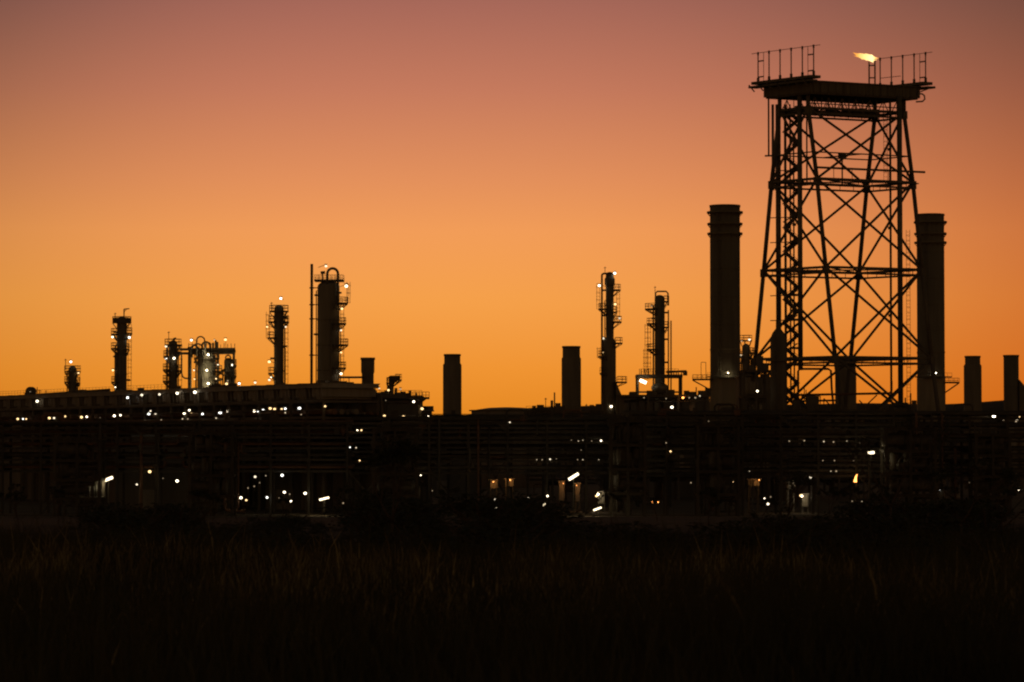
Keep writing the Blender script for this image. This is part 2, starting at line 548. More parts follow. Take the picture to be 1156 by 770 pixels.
for py in (193, 246, 274, 334, 362, 394):
    p, q = P(869.5 if py > 200 else 871, py, TY + 1), P(902, py - 1, TY + 1)
    m = MB().bar(p, q, .22)
    a, b = P(892, py - 1, TY + 5), P(903, py - 1, TY + 5)
    m.bar(a, b, 3.2, .5)
    m.bar(P(884, py + 5, TY + 3), P(900, py - 6, TY + 3), .3)
    m.bar(a + Vector((0, -1.4, 1.1)), b + Vector((0, -1.4, 1.1)), .1)
    m.build('landing', 'steel', ft)
m = MB(); y_ = 122.0; kk = 0
while y_ < 455:
    a_, b_ = (885.5, 900.5) if kk % 2 == 0 else (900.5, 885.5)
    m.bar(P(a_, y_, TY + 6), P(b_, y_ + 13.5, TY + 6), .2, .9); m.bar(P(a_, y_ - 4.5, TY + 5.4), P(b_, y_ + 9, TY + 5.4), .1)
    m.bar(P(b_ - 2.2, y_ + 13.5, TY + 6), P(b_ + 2.2, y_ + 13.5, TY + 6), 1.4, .2)
    y_ += 13.5; kk += 1
m.build('stair', 'steel', ft)
def ladder_mb(m, x, y, z0, z1, w=.6, cage=True, dirx=0):
    for d in (-w / 2, w / 2): m.bar((x + d, y, z0), (x + d, y, z1), .09)
    k = z0
    while k < z1:
        m.bar((x - w / 2, y, k), (x + w / 2, y, k), .06); k += 1.0
    if cage:
        k = z0 + 2.2
        while k < z1:
            pts = [(x + .5 * math.cos(a), y - .1 - .75 * abs(math.sin(a)), k) for a in np.linspace(0, math.pi, 6)]
            m.tube(pts, .045, 4); k += 1.5
    return m
for px, y0, y1 in ((1025, 260, 465), (1000, 135, 205)):
    ladder_mb(MB(), X(px, TY), TY - 2, Z(y1, TY), Z(y0, TY), .9).build('ladder', 'steel', ft)
m = MB()
pts = [P(1037, 106, TY - 6), P(1041, 106, TY - 6), P(1043.5, 108, TY - 6), P(1044, 112, TY - 6), P(1041.5, 114.5, TY - 6), P(1034, 115, TY - 6)]
m.tube(pts, .2, 8).build('pipe_loop', 'pipe', ft, True)

# the flame itself
fm = bpy.data.materials.new('gas_flame'); fm.use_nodes = True
t = fm.node_tree; b = t.nodes['Principled BSDF']
tcf = t.nodes.new('ShaderNodeTexCoord'); nf = t.nodes.new('ShaderNodeTexNoise'); nf.inputs['Scale'].default_value = .5; nf.inputs['Detail'].default_value = 4
rf = t.nodes.new('ShaderNodeValToRGB')
e0 = rf.color_ramp.elements
e0[0].position = 0.0; e0[0].color = (1.0, .36, .05, 1)
e0[1].position = 1.0; e0[1].color = (1.3, .55, .12, 1)
for p_, c_ in ((.22, (1.35, .62, .13, 1)), (.42, (1.6, 1.0, .33, 1)), (.78, (2.0, 1.5, .62, 1)), (.92, (1.6, .9, .3, 1))):
    q_ = e0.new(p_); q_.color = c_
sx = t.nodes.new('ShaderNodeSeparateXYZ'); t.links.new(tcf.outputs['Generated'], sx.inputs[0])
ma = t.nodes.new('ShaderNodeMath'); ma.operation = 'MULTIPLY_ADD'; ma.inputs[1].default_value = .5; ma.inputs[2].default_value = -.25
t.links.new(tcf.outputs['Object'], nf.inputs['Vector']); t.links.new(nf.outputs[0], ma.inputs[0])
mb = t.nodes.new('ShaderNodeMath'); mb.operation = 'ADD'; t.links.new(sx.outputs[0], mb.inputs[0]); t.links.new(ma.outputs[0], mb.inputs[1])
t.links.new(mb.outputs[0], rf.inputs[0])
b.inputs['Base Color'].default_value = (0, 0, 0, 1)
t.links.new(rf.outputs[0], b.inputs['Emission Color']); b.inputs['Emission Strength'].default_value = 1.0
FY = TY + 17
def flame_mb(path, n=12):
    m = MB(); rings = []
    for (px, py, h_) in path:
        c = P(px, py, FY); hh = h_ / 2 * S(FY)
        rings.append([(c.x, c.y + hh * .8 * math.cos(a), c.z + hh * math.sin(a) * (1 + .12 * math.sin(3 * a + px))) for a in np.linspace(0, 2 * math.pi, n, endpoint=False)])
    vs = [v for r_ in rings for v in r_]; fs = []
    for i in range(len(rings) - 1):
        for k in range(n): fs.append((i * n + k, i * n + (k + 1) % n, (i + 1) * n + (k + 1) % n, (i + 1) * n + k))
    fs.append(tuple(range(n - 1, -1, -1))); fs.append(tuple((len(rings) - 1) * n + k for k in range(n)))
    return m.add(vs, fs)
m = flame_mb([(963.0, 59.2, .3), (964.5, 60.3, 1.3), (966.5, 61.2, 2.2), (968.5, 62.4, 4.0), (970.5, 62.9, 4.2), (973, 63.8, 6.2), (975.5, 63.9, 6.2), (978, 64.6, 7.6), (981, 64.8, 6.9), (984, 65.5, 7.0), (987, 66.3, 4.8), (990, 66.4, 2.4), (992, 66.2, .4)])
m.add(*(lambda q: (q.v, q.f))(flame_mb([(963.6, 62.8, .2), (966, 63.3, 1.0), (969, 63.7, 2.0), (973, 64.6, 3.4), (977, 65.4, 3.0)], 8)))
m.add(*(lambda q: (q.v, q.f))(flame_mb([(969, 60.2, .2), (972, 60.9, 1.1), (976, 62.2, 2.4), (980, 63.4, 2.6)], 8)))
m.add(*(lambda q: (q.v, q.f))(flame_mb([(981, 67, 3), (984, 68.3, 3.2), (985.5, 69.6, 2.0), (986, 70.6, .4)], 8)))
tag(m.build('flame', fm, None, True), 'bright yellow gas flame blowing sideways from the flare tip', 'flame')

# ------------------------------------------------------------------ stacks
def stack(label, cx, w, ytop, Y, neck=None, rings=(), mat='stack', group=None, name='exhaust_stack', lip=True, z0=0.0, extra=None):
    s = S(Y); x = X(cx, Y); r = w / 2 * s; zt = Z(ytop, Y)
    o = thing(name, label, 'chimney', (x, Y, z0), group)
    if neck:
        nw, nh = neck
        pr = [(r * 1.02, z0), (r * 1.02, z0 + 2), (r, z0 + 2.2), (r, zt - nh * s - 2 * s), (r * nw, zt - nh * s), (r * nw, zt), (r * nw - .25, zt), (r * nw - .25, zt - 3)]
    else:
        pr = [(r * 1.06, z0), (r * 1.06, z0 + 2), (r, z0 + 2.4), (r, zt), (r - .25, zt), (r - .25, zt - 4)]
    ms = MB().lathe(x, Y, pr, 40)
    rr = r * (neck[0] if neck else 1)
    if lip: MB().lathe(x, Y, [(rr + .03, zt - .5), (rr + .14, zt - .5), (rr + .14, zt + .05), (rr + .03, zt + .05)], 40).build('rim', 'steel', o)
    k = z0 + 8
    m = ms
    while k < zt - 4:
        m.lathe(x, Y, [(r + .01, k), (r + .04, k), (r + .04, k + .15), (r + .01, k + .15)], 40); k += 7.5
    m.build('shaft', mat, o, True)
    for py, ext in rings:
        z = Z(py, Y)
        m = MB().sector(x, Y, z, r + .02, r + ext * s, 0, 2 * math.pi, .5, 32)
        for q in range(16):
            a = q * math.pi / 8
            m.bar((x + (r) * math.cos(a), Y + r * math.sin(a), z - .8), (x + (r + ext * s * .8) * math.cos(a), Y + (r + ext * s * .8) * math.sin(a), z), .14)
        m.build('stiffening_ring', 'stack', o)
    return o
bigL = stack('broad tall smokestack standing clear of the lattice tower, lit near its base', 819, 34, 232, 815, None, ((241, 3.4), (254, 3.0), (265, 3.0)))
bigR = stack('broad tall smokestack rising behind a leg of the lattice tower', 1051.5, 31, 242, 860, None, ((252, 3.2), (265, 2.8), (275, 2.8)))
# platform and railings on the big stacks
def side_platform(o, cx, w, Y, py, side, ext, rail_px=6, name='platform', tall=None):
    s = S(Y); x = X(cx, Y); r = w / 2 * s; z = Z(py, Y)
    m = MB()
    x0, x1 = (x + r - .3, x + r + ext * s) if side > 0 else (x - r - ext * s, x - r + .3)
    m.box(((x0 + x1) / 2, Y - 1, z), (x1 - x0, 3.2, .45))
    for yy in (-2.3, .3): m.bar((x1 if side > 0 else x0, Y + yy, z - .2), (x0 if side > 0 else x1, Y + yy, z - 3.0), .2)
    pl = m.build(name, 'steel', o)
    m = MB()
    for yy in (-2.5, .5):
        for q in (.6, 1.25): m.bar((x0, Y + yy, z + q), (x1, Y + yy, z + q), .08)
        n = max(2, int((x1 - x0) / 1.1))
        for k in range(n + 1):
            t_ = x0 + (x1 - x0) * k / n; m.bar((t_, Y + yy, z), (t_, Y + yy, z + 1.25), .08)
    for xe in (x0, x1): m.bar((xe, Y - 2.5, z + 1.25), (xe, Y + .5, z + 1.25), .08)
    if tall:
        xa, hh = tall
        for d in (0, 1.3): m.bar((X(xa, Y) + d, Y - 2.5, z), (X(xa, Y) + d, Y - 2.5, z + hh), .14)
        m.bar((X(xa, Y), Y - 2.5, z + hh), (X(xa, Y) + 1.3, Y - 2.5, z + hh), .14)
    m.build('railing', 'steel', pl)
    return pl
side_platform(bigL, 819, 34, 815, 428.5, -1, 20, tall=(791, 4.6))
side_platform(bigR, 1051.5, 31, 860, 432, 1, 15)
for o, cx, w, Y, ya in ((bigL, 819, 34, 815, 395), (bigR, 1051.5, 31, 860, 398)):
    s = S(Y); x = X(cx, Y); r = w / 2 * s
    MB().sector(x, Y, Z(ya, Y) - .25, r + .01, r + .10, 0, 2 * math.pi, .5, 40).build('cladding_joint', 'stack', o)
    MB().lathe(x, Y, [(r + .14, 0), (r + .14, Z(426, Y)), (r + .05, Z(424, Y))], 40).build('skirt', 'clad', o, True)
    m = MB().box((x, Y - r - 1.0, Z(426, Y)), (r * 2.6, 2.2, .3))
    for k in range(9): m.bar((x - r * 1.3 + r * 2.6 * k / 8, Y - r - 2.0, Z(426, Y)), (x - r * 1.3 + r * 2.6 * k / 8, Y - r - 2.0, Z(426, Y) + 1.1), .07)
    m.bar((x - r * 1.3, Y - r - 2.0, Z(426, Y) + 1.1), (x + r * 1.3, Y - r - 2.0, Z(426, Y) + 1.1), .08)
    m.build('walkway', 'steel', o)
    ladder_mb(MB(), x - r * .45, Y - r * .9 - .35, Z(426, Y), Z(243 if cx < 900 else 254, Y), .7).build('ladder', 'stack', o)
    lamp(o, cx + (3 if cx < 900 else 5), 421.0, Y - r - 1.9, 2.2, 'glow' if cx < 900 else 'bright')

G2 = 'short exhaust stacks along the skyline'
stack('plain dark exhaust stack standing alone in the gap at the plant middle', 510.5, 21, 400, 840, (.87, 10), group=G2)
stack('plain dark exhaust stack beside the slim twin-pipe column', 645, 22, 391, 840, (.9, 12), group=G2)
stack('exhaust stack with a flared collar, joined by a pipe to the fat domed column', 415, 13.6, 404, 690, (1.12, 16), group=G2)
stack('short dark exhaust stack inside the legs of the lattice tower', 955, 24, 408, 800, (.95, 10), group=G2)
stack('short exhaust stack just beyond the taller smokestack behind the tower', 1098.5, 20, 402, 900, (.86, 9), group=G2)
st = stack('exhaust stack with a sloping shoulder duct, last along the skyline', 1142, 17, 401, 900, None, group=G2)
m = MB(); s9 = S(900)
xa = X(1150, 900); m.add([(xa, 898, Z(440, 900) + 3), (xa + 4.2, 898, Z(440, 900) - 2), (xa + 4.2, 898, 0), (xa, 898, 0), (xa, 902, Z(440, 900) + 3), (xa + 4.2, 902, Z(440, 900) - 2), (xa + 4.2, 902, 0), (xa, 902, 0)],
              [(0, 1, 2, 3), (7, 6, 5, 4), (0, 4, 5, 1), (1, 5, 6, 2), (2, 6, 7, 3), (3, 7, 4, 0)])
m.build('duct', 'stack', st)
# knock-out vessel in front of the tower with a conical shoulder into the riser
s7 = S(700); vx = X(879, 700)
kv = thing('knockout_vessel', 'dark upright vessel with a cone top feeding the tower riser pipe', 'vessel', (vx, 700, 0))
r = 9 * s7
MB().lathe(vx, 700, [(r, 0), (r, Z(382, 700)), (r * .75, Z(376, 700)), (r * .32, Z(371, 700)), (r * .3, Z(362, 700))], 28).build('shell', 'steel', kv, True)
MB().sector(vx, 700, Z(408, 700), r + .02, r + 1.1, math.pi, 2 * math.pi, .25).build('platform', 'steel', kv)
ladder_mb(MB(), vx - r * .4, 700 - r - .4, 1, Z(380, 700)).build('ladder', 'steel', kv)
lamp(kv, 855, 441.6, 698, 3.4, 'white', foot=(vx - r, 700, Z(440, 700)))

# tall thin vent pole beside the fat column
Yv = 655
sv = S(Yv); xv = X(351.5, Yv)
vp = thing('vent_pipe', 'slim vertical vent pipe rising beside the fat domed column', 'vent pipe', (xv, Yv, 0))
MB().tube([(xv, Yv, 0), (xv, Yv, Z(298, Yv))], 1.55 * sv, 12).build('pipe', 'rust', vp, True)
for py in (325, 344, 360, 401):
    MB().tube([(xv, Yv, Z(py + .7, Yv)), (xv, Yv, Z(py - .7, Yv))], 2.7 * sv, 12).bar((xv, Yv, Z(py, Yv)), (xv + 8.2 * sv, Yv, Z(py, Yv)), .2).build('bracket', 'steel', vp)

# ------------------------------------------------------------------ distillation columns
def plat(o, cx, r, Y, py, a0, a1, ext, rail=1.2):
    x = X(cx, Y); z = Z(py, Y); s = S(Y)
    r1 = r + ext * s
    m = MB().sector(x, Y, z - .3, r * .9, r1, a0, a1, .3)
    n = 5
    for k in range(n + 1):
        a = a0 + (a1 - a0) * k / n
        m.bar((x + r1 * .98 * math.cos(a), Y + r1 * .98 * math.sin(a), z - .3), (x + r * math.cos(a), Y + r * math.sin(a), z - 1.6), .14)
    p = m.build('platform', 'steel', o)
    m = MB()
    for q in (.6, rail):
        m.tube([(x + (r1 - .05) * math.cos(a), Y + (r1 - .05) * math.sin(a), z + q) for a in np.linspace(a0, a1, 14)], .06, 5)
    for a in np.linspace(a0, a1, max(5, int(abs(a1 - a0) * r1 / 1.2))):
        m.bar((x + (r1 - .05) * math.cos(a), Y + (r1 - .05) * math.sin(a), z - .2), (x + (r1 - .05) * math.cos(a), Y + (r1 - .05) * math.sin(a), z + rail), .08)
    m.build('railing', 'steel', p)
LFT = (R(115), R(245)); RGT = (R(-65), R(65)); ALL = (R(-170), R(170)); FRT = (R(185), R(355))
def column(label, cx, w, ytop, Y, plats=(), lamps=(), ladders=(), davit=None, mast=(), z0=0.0, head=.5, mat='stack', name='distillation_tower', bands=True, cat='distillation tower'):
    s = S(Y); x = X(cx, Y); r = w / 2 * s; zt = Z(ytop, Y)
    o = thing(name, label, cat, (x, Y, z0))
    hd = r * head * 2
    pr = [(r * 1.08, z0), (r * 1.08, z0 + 3), (r, z0 + 3.4), (r, zt - hd)]
    for k in range(1, 7):
        a = k / 6 * math.pi / 2
        pr.append((max(.12, r * math.cos(a)), zt - hd + hd * math.sin(a)))
    m = MB().lathe(x, Y, pr, 32)
    if bands:
        k = z0 + 7
        while k < zt - hd - 2:
            m.lathe(x, Y, [(r + .005, k), (r + .09, k), (r + .09, k + .3), (r + .005, k + .3)], 32); k += 5.5
    m.build('shell', mat, o, True)
    for py, (a0, a1), ext in plats: plat(o, cx, r, Y, py, a0, a1, ext)
    crnd = random.Random(int(cx * 7))
    for q in range(3):
        a = crnd.uniform(math.pi, 2 * math.pi) if q < 2 else crnd.choice([math.pi * 1.02, -.05])
        rr = crnd.uniform(.1, .2); ro = r + rr + .12
        px_, py__ = x + ro * math.cos(a), Y + ro * math.sin(a); zt_ = zt - hd - crnd.uniform(0, (zt - 15) * .3)
        MB().tube([(px_, py__, z0 + 4), (px_, py__, zt_), (x + r * .8 * math.cos(a), Y + r * .8 * math.sin(a), zt_ + .3)], rr, 8).build('riser', 'pipe', o, True)
    for q in range(4):
        a = crnd.choice([0, math.pi]) + crnd.uniform(-.5, .5); zq = crnd.uniform(16, zt - hd)
        MB().tube([(x + r * .9 * math.cos(a), Y + r * .9 * math.sin(a), zq), (x + (r + .8) * math.cos(a), Y + (r + .8) * math.sin(a), zq)], .22, 8).build('nozzle', 'pipe', o, True)
    for px, y0, y1 in ladders:
        yy = Y - r * .35
        ladder_mb(MB(), X(px, yy), yy, Z(y1, yy), Z(y0, yy), .7).build('ladder', 'steel', o)
    if davit:
        px, y0, y1, px2 = davit
        m = MB().tube([P(px, y1, Y), P(px, y0, Y)], .14, 6)
        m.bar(P(px, y0, Y), P(px2, y0 - .5, Y), .24); m.bar(P(px, y0 + 3.5, Y), P((px + px2) / 2, y0, Y), .12)
        m.build('davit', 'steel', o)
    for px, y0, y1 in mast:
        MB().bar(P(px, y1, Y), P(px, y0, Y), .13).bar(P(px - 1.4, y0 + 1.5, Y), P(px + 1.4, y0 + 1.2, Y), .12).build('antenna', 'steel', o)
    for l in lamps:
        px, py = l[:2]; d = l[2] if len(l) > 2 else 3.0
        yy = Y - r * .5 - .4 if abs(px - cx) > w / 2 + .3 else Y - r - 1.0
        lamp(o, px, py, yy, d, l[3] if len(l) > 3 else 'white', foot=(x + (r if px > cx else -r) * .9, Y - r * .3, Z(py + 1.5, Y)))
    return o
c1 = column('stubby dark column with a lamp on top, rising over the long roof end', 81.5, 9.5, 413, 690,
       ((419, ALL, 4.5), (431, LFT, 4.5), (432, RGT, 4)), ((80, 408.5, 3.4), (88.5, 421, 3.4)), ((88, 420, 446),), None, ((74, 405, 418),))
c2 = column('slim dark column with a square platform head and a davit arm on top', 137, 11.5, 357, 690,
       ((363.5, ALL, 5), (377, LFT, 6.5), (376, RGT, 6), (393, LFT, 6.5), (431, LFT, 6), (394, RGT, 3)),
       ((127, 380.5, 3.4), (146, 381, 3.4), (127.5, 418, 3.8), (130.5, 437, 3.0)), ((146, 366, 440),), (140, 349, 360, 146), ((130, 353, 362),))
x2 = X(137, 690); r2 = 5.75 * S(690)
MB().lathe(x2, 690, [(r2 + 1.0, Z(363.4, 690)), (r2 + 1.0, Z(359, 690)), (r2 * .6, Z(358.6, 690))], 8).build('head_platform', 'steel', c2)
column('slim column with lamps up both sides, next to the cluster of curved pipes', 195, 10, 384, 668,
       ((389, ALL, 4.5), (402, LFT, 6), (417, LFT, 6.5), (430, LFT, 6.5), (397, RGT, 4), (418, RGT, 5)),
       ((187.5, 391, 3.2), (187.5, 405, 3.2), (196.5, 404.5, 3.4)), ((203, 388, 440), (189, 390, 440)), (196, 382, 386, 199), ((190.5, 374, 389),))
column('slim round-topped column with a lamp on its crown, nearer the thin vent pipe', 314.5, 11, 344, 662,
       ((351, ALL, 5.5), (363, LFT, 6.5), (363, RGT, 6), (381, LFT, 7.5), (421, LFT, 6.5)),
       ((317, 337, 4.2), (301.5, 369, 2.6), (322.5, 369, 3.0), (304, 408.5, 3.8), (304, 429, 3.4), (306, 426, 2.0)),
       ((323, 355, 433), (302, 352, 382)), None, ((306.5, 341, 352),))
big = column('fat domed column with a looped pipe over its crown', 370.5, 25, 317, 655,
       ((342, RGT, 9.5), (365, RGT, 7.5), (389, RGT, 10), (415, RGT, 7.5), (437, RGT, 8)),
       ((391, 323, 4.4), (386, 348.5, 3.4), (385, 373, 3.2), (385, 398, 3.2), (385, 422, 3.2), (390.5, 433.5, 3.6), (368, 300.5, 4.0), (368, 435, 2.6)),
       ((393, 318, 342), (386, 342, 437)), None, (), 0, .28)
yb = 655; sb = S(yb)
m = MB()
pts = [P(369, 330, yb - 2)] + [P(375.5 - 6 * math.cos(a), 309 - 6 * math.sin(a), yb - 2) for a in np.linspace(0, math.pi, 11)] + [P(381.5, 330, yb - 2), P(381.8, 345, yb - 2)]
m.tube(pts, 1.5 * sb, 10).build('loop_pipe', 'pipe', big, True)
m = MB()
a, b = P(355.5, 317, yb), P(388, 317, yb)
m.box(((a.x + b.x) / 2, yb, a.z), (b.x - a.x, 4.4, .4))
tpf = m.build('top_platform', 'steel', big)
m = MB()
for yy in (-2.1, 2.1):
    for q in (.6, 1.2): m.bar((a.x, yb + yy, a.z + q), (b.x, yb + yy, a.z + q), .08)
    for k in range(8): m.bar((a.x + (b.x - a.x) * k / 7, yb + yy, a.z), (a.x + (b.x - a.x) * k / 7, yb + yy, a.z + 1.2), .08)
m.bar(P(364, 317, yb), P(364, 307, yb), .3).bar(P(362, 308, yb), P(367, 307.5, yb), .6)
m.build('railing', 'steel', tpf)
m = MB().tube([P(383, 426, yb), P(409, 426, 690)], 1.3 * sb, 10).build('transfer_pipe', 'pipe', big, True)
p = P(393, 330, yb - 3); MB().bar(P(393, 342, yb - 3), P(393, 320, yb - 3), .1).bar(P(388, 320, yb - 3), P(393, 320, yb - 3), .1).build('side_frame', 'steel', big)

# slim twin-pipe column and the column on its table
t13 = column('slim two-diameter column with a tall outside pipe and a flared foot', 688.5, 9, 307, 705,
       ((327, RGT, 8), (348.5, LFT, 8.5), (363, RGT, 9), (387, RGT, 10), (402, LFT, 9), (421, LFT, 7), (352, RGT, 4), (431, RGT, 15)),
       ((694, 308.5, 4.4), (676.5, 322.5, 4.0), (694.5, 343.5, 3.8), (699.5, 359.5, 3.6), (681, 382, 3.6), (680.5, 398, 2.4), (690, 459, 4.0)),
       ((675.5, 320, 349), (698, 330, 362), (676, 392, 404)), None, ((683, 301, 308),), 0, .3)
y3 = 705; s3 = S(y3)
x3 = X(687.5, y3); r3 = 8 * s3
MB().lathe(x3, y3, [(r3, 0), (r3, Z(385, y3)), (4.6 * s3, Z(381, y3))], 28).build('lower_shell', 'stack', t13, True)
MB().lathe(X(688.5, y3), y3, [(4.6 * s3, Z(323, y3)), (5.8 * s3, Z(321, y3)), (5.8 * s3, Z(315, y3)), (4.6 * s3, Z(313, y3))], 24).build('collar', 'stack', t13, True)
m = MB().tube([P(679.5, 460, y3 - 1.5), P(679.5, 311, y3 - 1.5)] + [P(682.5 - 3 * math.cos(a), 311 - 2.2 * math.sin(a), y3 - 1.5) for a in np.linspace(.2, math.pi / 2, 5)] + [P(692, 308.8, y3 - 1.5)], 1.1 * s3, 8)
m.build('outside_pipe', 'rust', t13, True)
m = MB()
pr = [P(695, 431, y3), P(707, 460, y3), P(695, 478, y3)]
fv = []
for yy in (-2.5, 2.5):
    for q in pr: fv.append((q.x, y3 + yy, q.z))
m.add(fv, [(0, 1, 2), (5, 4, 3), (0, 3, 4, 1), (1, 4, 5, 2), (2, 5, 3, 0)]).build('sloping_duct', 'stack', t13)

t14 = column('slim column standing up through a square table-like steel platform', 745, 11.5, 333, 718,
       ((348.5, LFT, 11), (365, LFT, 9), (394, LFT, 9), (369, RGT, 5), (340, RGT, 5)),
       ((735.5, 345.5, 2.6, 'dim'),), ((733, 366, 428), (730, 366, 428), (728.5, 394, 428)), None, ((739.5, 323, 345),), 0, .35)
y4 = 718; s4 = S(y4)
for px, yt in ((754.5, 350), (757.5, 362)):
    MB().tube([P(px, 440, y4 - 1), P(px, yt, y4 - 1)], .75 * s4, 8).build('side_pipe', 'rust', t14, True)
m = MB().tube([P(740, 345, y4), P(740, 331, y4), P(742, 329, y4), P(752, 329, y4), P(754, 331, y4), P(754.5, 345, y4)], .9 * s4, 8)
m.build('top_pipe', 'pipe', t14, True)
m = MB(); a, b = P(718, 425, y4), P(769.5, 425, y4)
m.box(((a.x + b.x) / 2, y4, a.z), (b.x - a.x, 9, .75))
for xx in (a.x + .3, b.x - .3):
    for yy in (-4, 4): m.bar((xx, y4 + yy, a.z - .2), (xx, y4 + yy, 6), .45)
m.bar((a.x + .3, y4 - 4, Z(443, y4)), (b.x - .3, y4 - 4, Z(443, y4)), .4)
tb = m.build('table_frame', 'steel', t14)
m = MB()
for q in (.6, 1.3): m.bar((a.x + 1, y4 - 4.3, a.z + .4 + q), (b.x - 1, y4 - 4.3, a.z + .4 + q), .08)
for k in range(11): m.bar((a.x + 1 + (b.x - a.x - 2) * k / 10, y4 - 4.3, a.z + .3), (a.x + 1 + (b.x - a.x - 2) * k / 10, y4 - 4.3, a.z + 1.7), .08)
for k in range(6):
    px = 722 + k * 2.2; m.bar(P(px, 424, y4 - 3), P(px + random.uniform(-1, 2), 417 - random.uniform(0, 2), y4 - 3), .14)
for k in range(7):
    px = 755 + k * 2.8; m.bar(P(px, 424, y4 - 3), P(px + random.uniform(-1, 1), 419 - random.uniform(0, 1.5), y4 - 3), .22)
m.bar(P(752, 420, y4 - 3), P(775, 419, y4 - 3), .5); m.bar(P(774, 419, y4 - 3), P(774, 424, y4 - 3), .8)
m.build('railing', 'steel', tb)
m = MB()
for dz in range(1): pass
lo = MB().bar(P(722, 426.5, y4 - 5), P(722, 429, y4 - 5), .15).build('lamp', 'steel', t14)
q0, q1 = P(722.5, 429.2, y4 - 5), P(729.5, 432.2, y4 - 5)
MB().tube([q0, q1], 1.7 * s4, 10).build('bulb', 'white', lo, True)
MB().blob(P(745, 438, y4 - 2), 10 * s4, 4, 6 * s4, 16, 8).build('insulated_base', 'clad', t14, True)

# short column structures
Yk = 700
small = column('small valve column with a flag-shaped platform beyond the collared stack', 441.5, 6, 424, Yk, ((428.5, RGT, 9), (432, LFT, 2.5)), (), (), None, (), 0, .3)
MB().box(P(447, 426.5, Yk) , (1.9, 1.4, 1.0)).build('valve_box', 'steel', small)
cc = column('lamp-lit service column tucked between the broad smokestack and lattice tower', 842.5, 9, 388, 760,
       ((384, ALL, 2.5), (398, RGT, 4.5), (415, RGT, 6), (402, LFT, 2), (432, RGT, 6)), ((846, 383.5, 3.8), (837.5, 385, 2.6, 'dim'), (836.5, 401, 2.0, 'dim'), (848.5, 416, 2.0, 'dim'), (836.5, 437, 2.2, 'dim')), ((849, 392, 440),), None, ())

# cluster by the curved pipes: fat vessel, gantry, standpipe, small bullet column
Yc = 664; sc_ = S(Yc)
fat = column('fat lamp-lit vessel wrapped in curved pipes and gantries', 233, 21, 399, Yc, ((404, ALL, 4), (419, RGT, 7), (433, RGT, 6)),
             ((235, 400.5, 3.0, 'glow'), (233.5, 418, 2.0, 'glow'), (235, 433, 2.8, 'glow'), (216, 384, 3.2), (246, 412, 3.4), (219, 418, 2.8), (244, 427.5, 2.6), (219.5, 428, 2.4), (242, 384, 2.0, 'dim')),
             ((223, 402, 440),), None, (), 0, .15, 'clad')
def arch(px0, px1, ytop, ybot, w, dy=0, mat='pipe'):
    c = (px0 + px1) / 2; rr = (px1 - px0) / 2
    pts = [P(px0, ybot, Yc + dy)] + [P(c - rr * math.cos(a), ytop + rr - rr * math.sin(a), Yc + dy) for a in np.linspace(0, math.pi, 9)] + [P(px1, ybot, Yc + dy)]
    MB().tube(pts, w / 2 * sc_, 8).build('curved_pipe', mat, fat, True)
arch(222, 231, 380, 402, 1.6, -3); arch(228, 237, 386, 402, 2.0, -5); arch(215, 224, 390, 402, 1.8, -1); arch(217, 229, 388, 404, 1.6, 2); arch(232, 238, 386.5, 400, 1.2, -2)
pts = [P(205, 408, Yc)] + [P(205, 421, Yc), P(206, 425, Yc), P(208.5, 427, Yc), P(213, 427.3, Yc)]
MB().tube([P(199, 400, Yc), P(204, 398.5, Yc), P(205, 402, Yc)] + pts, .9 * sc_, 8).build('curved_pipe', 'pipe', fat, True)
gan = thing('pipe_gantry', 'flat pipe gantry at column-top height tying the pipe cluster together', 'gantry', (X(240, Yc), Yc + 3, 0))
for px in (213.5, 228, 246, 264):
    for yy in (0, 6): MB().bar(P(px, 398, Yc + yy), (P(px, 398, Yc + yy).x, Yc + yy, 2), .5).build('post', 'steel', gan)
m = MB()
for py in (394.5, 399):
    m.bar(P(203, py, Yc), P(265.5, py - .5, Yc), .55); m.bar(P(213, py, Yc + 6), P(265.5, py - .5, Yc + 6), .5)
m.build('beam', 'steel', gan)
m = MB()
for yy in (1, 2.2, 3.4, 4.6): m.tube([P(213, 397, Yc + yy), P(266, 396.4, Yc + yy)], .35, 8)
m.build('pipe', 'pipe', gan, True)
m = MB()
for k in range(14):
    px = 213 + k * 4; m.bar(P(px, 394, Yc), P(px, 388 + random.uniform(-1, 2), Yc), .12)
m.bar(P(213, 389, Yc), P(246, 388.5, Yc), .1)
for px, pt in ((243.5, 384), (245.5, 386), (240.5, 387)): m.bar(P(px, 394, Yc), P(px, pt, Yc), .4)
m.build('railing', 'steel', gan)
lamp(gan, 254.5, 383.5, Yc, 3.6, 'white', foot=P(255, 394, Yc))
sp = thing('standpipe', 'thick upright pipe standing left of the fat lit vessel', 'pipe', (X(214.5, Yc - 3), Yc - 3, 0))
sp['label'] = 'thick upright pipe standing between slim column and fat lit vessel'
MB().tube([P(214.5, 393, Yc - 3), (P(214.5, 393, Yc - 3).x, Yc - 3, 0)], 1.9 * sc_, 12).build('pipe', 'stack', sp, True)
MB().tube([P(214.5, 394, Yc - 3), P(214.5, 391.5, Yc - 3)], 2.6 * sc_, 12).build('flange', 'steel', sp, True)
cs = column('bullet-topped small column at the far end of the pipe gantry', 257.5, 9.5, 404, Yc + 2, ((412, RGT, 4.5), (424, RGT, 4.5)), ((262.5, 412, 3.4), (256, 433.5, 4.6), (257, 430, 2.0, 'dim')), ((264, 406, 434),), None, (), 0, .4)
pts = [P(257.5 - 3 * math.cos(a), 405 - 4 * math.sin(a), Yc + 1) for a in np.linspace(0, math.pi, 9)]
MB().tube(pts, .8 * sc_, 8).build('loop_pipe', 'pipe', cs, True)
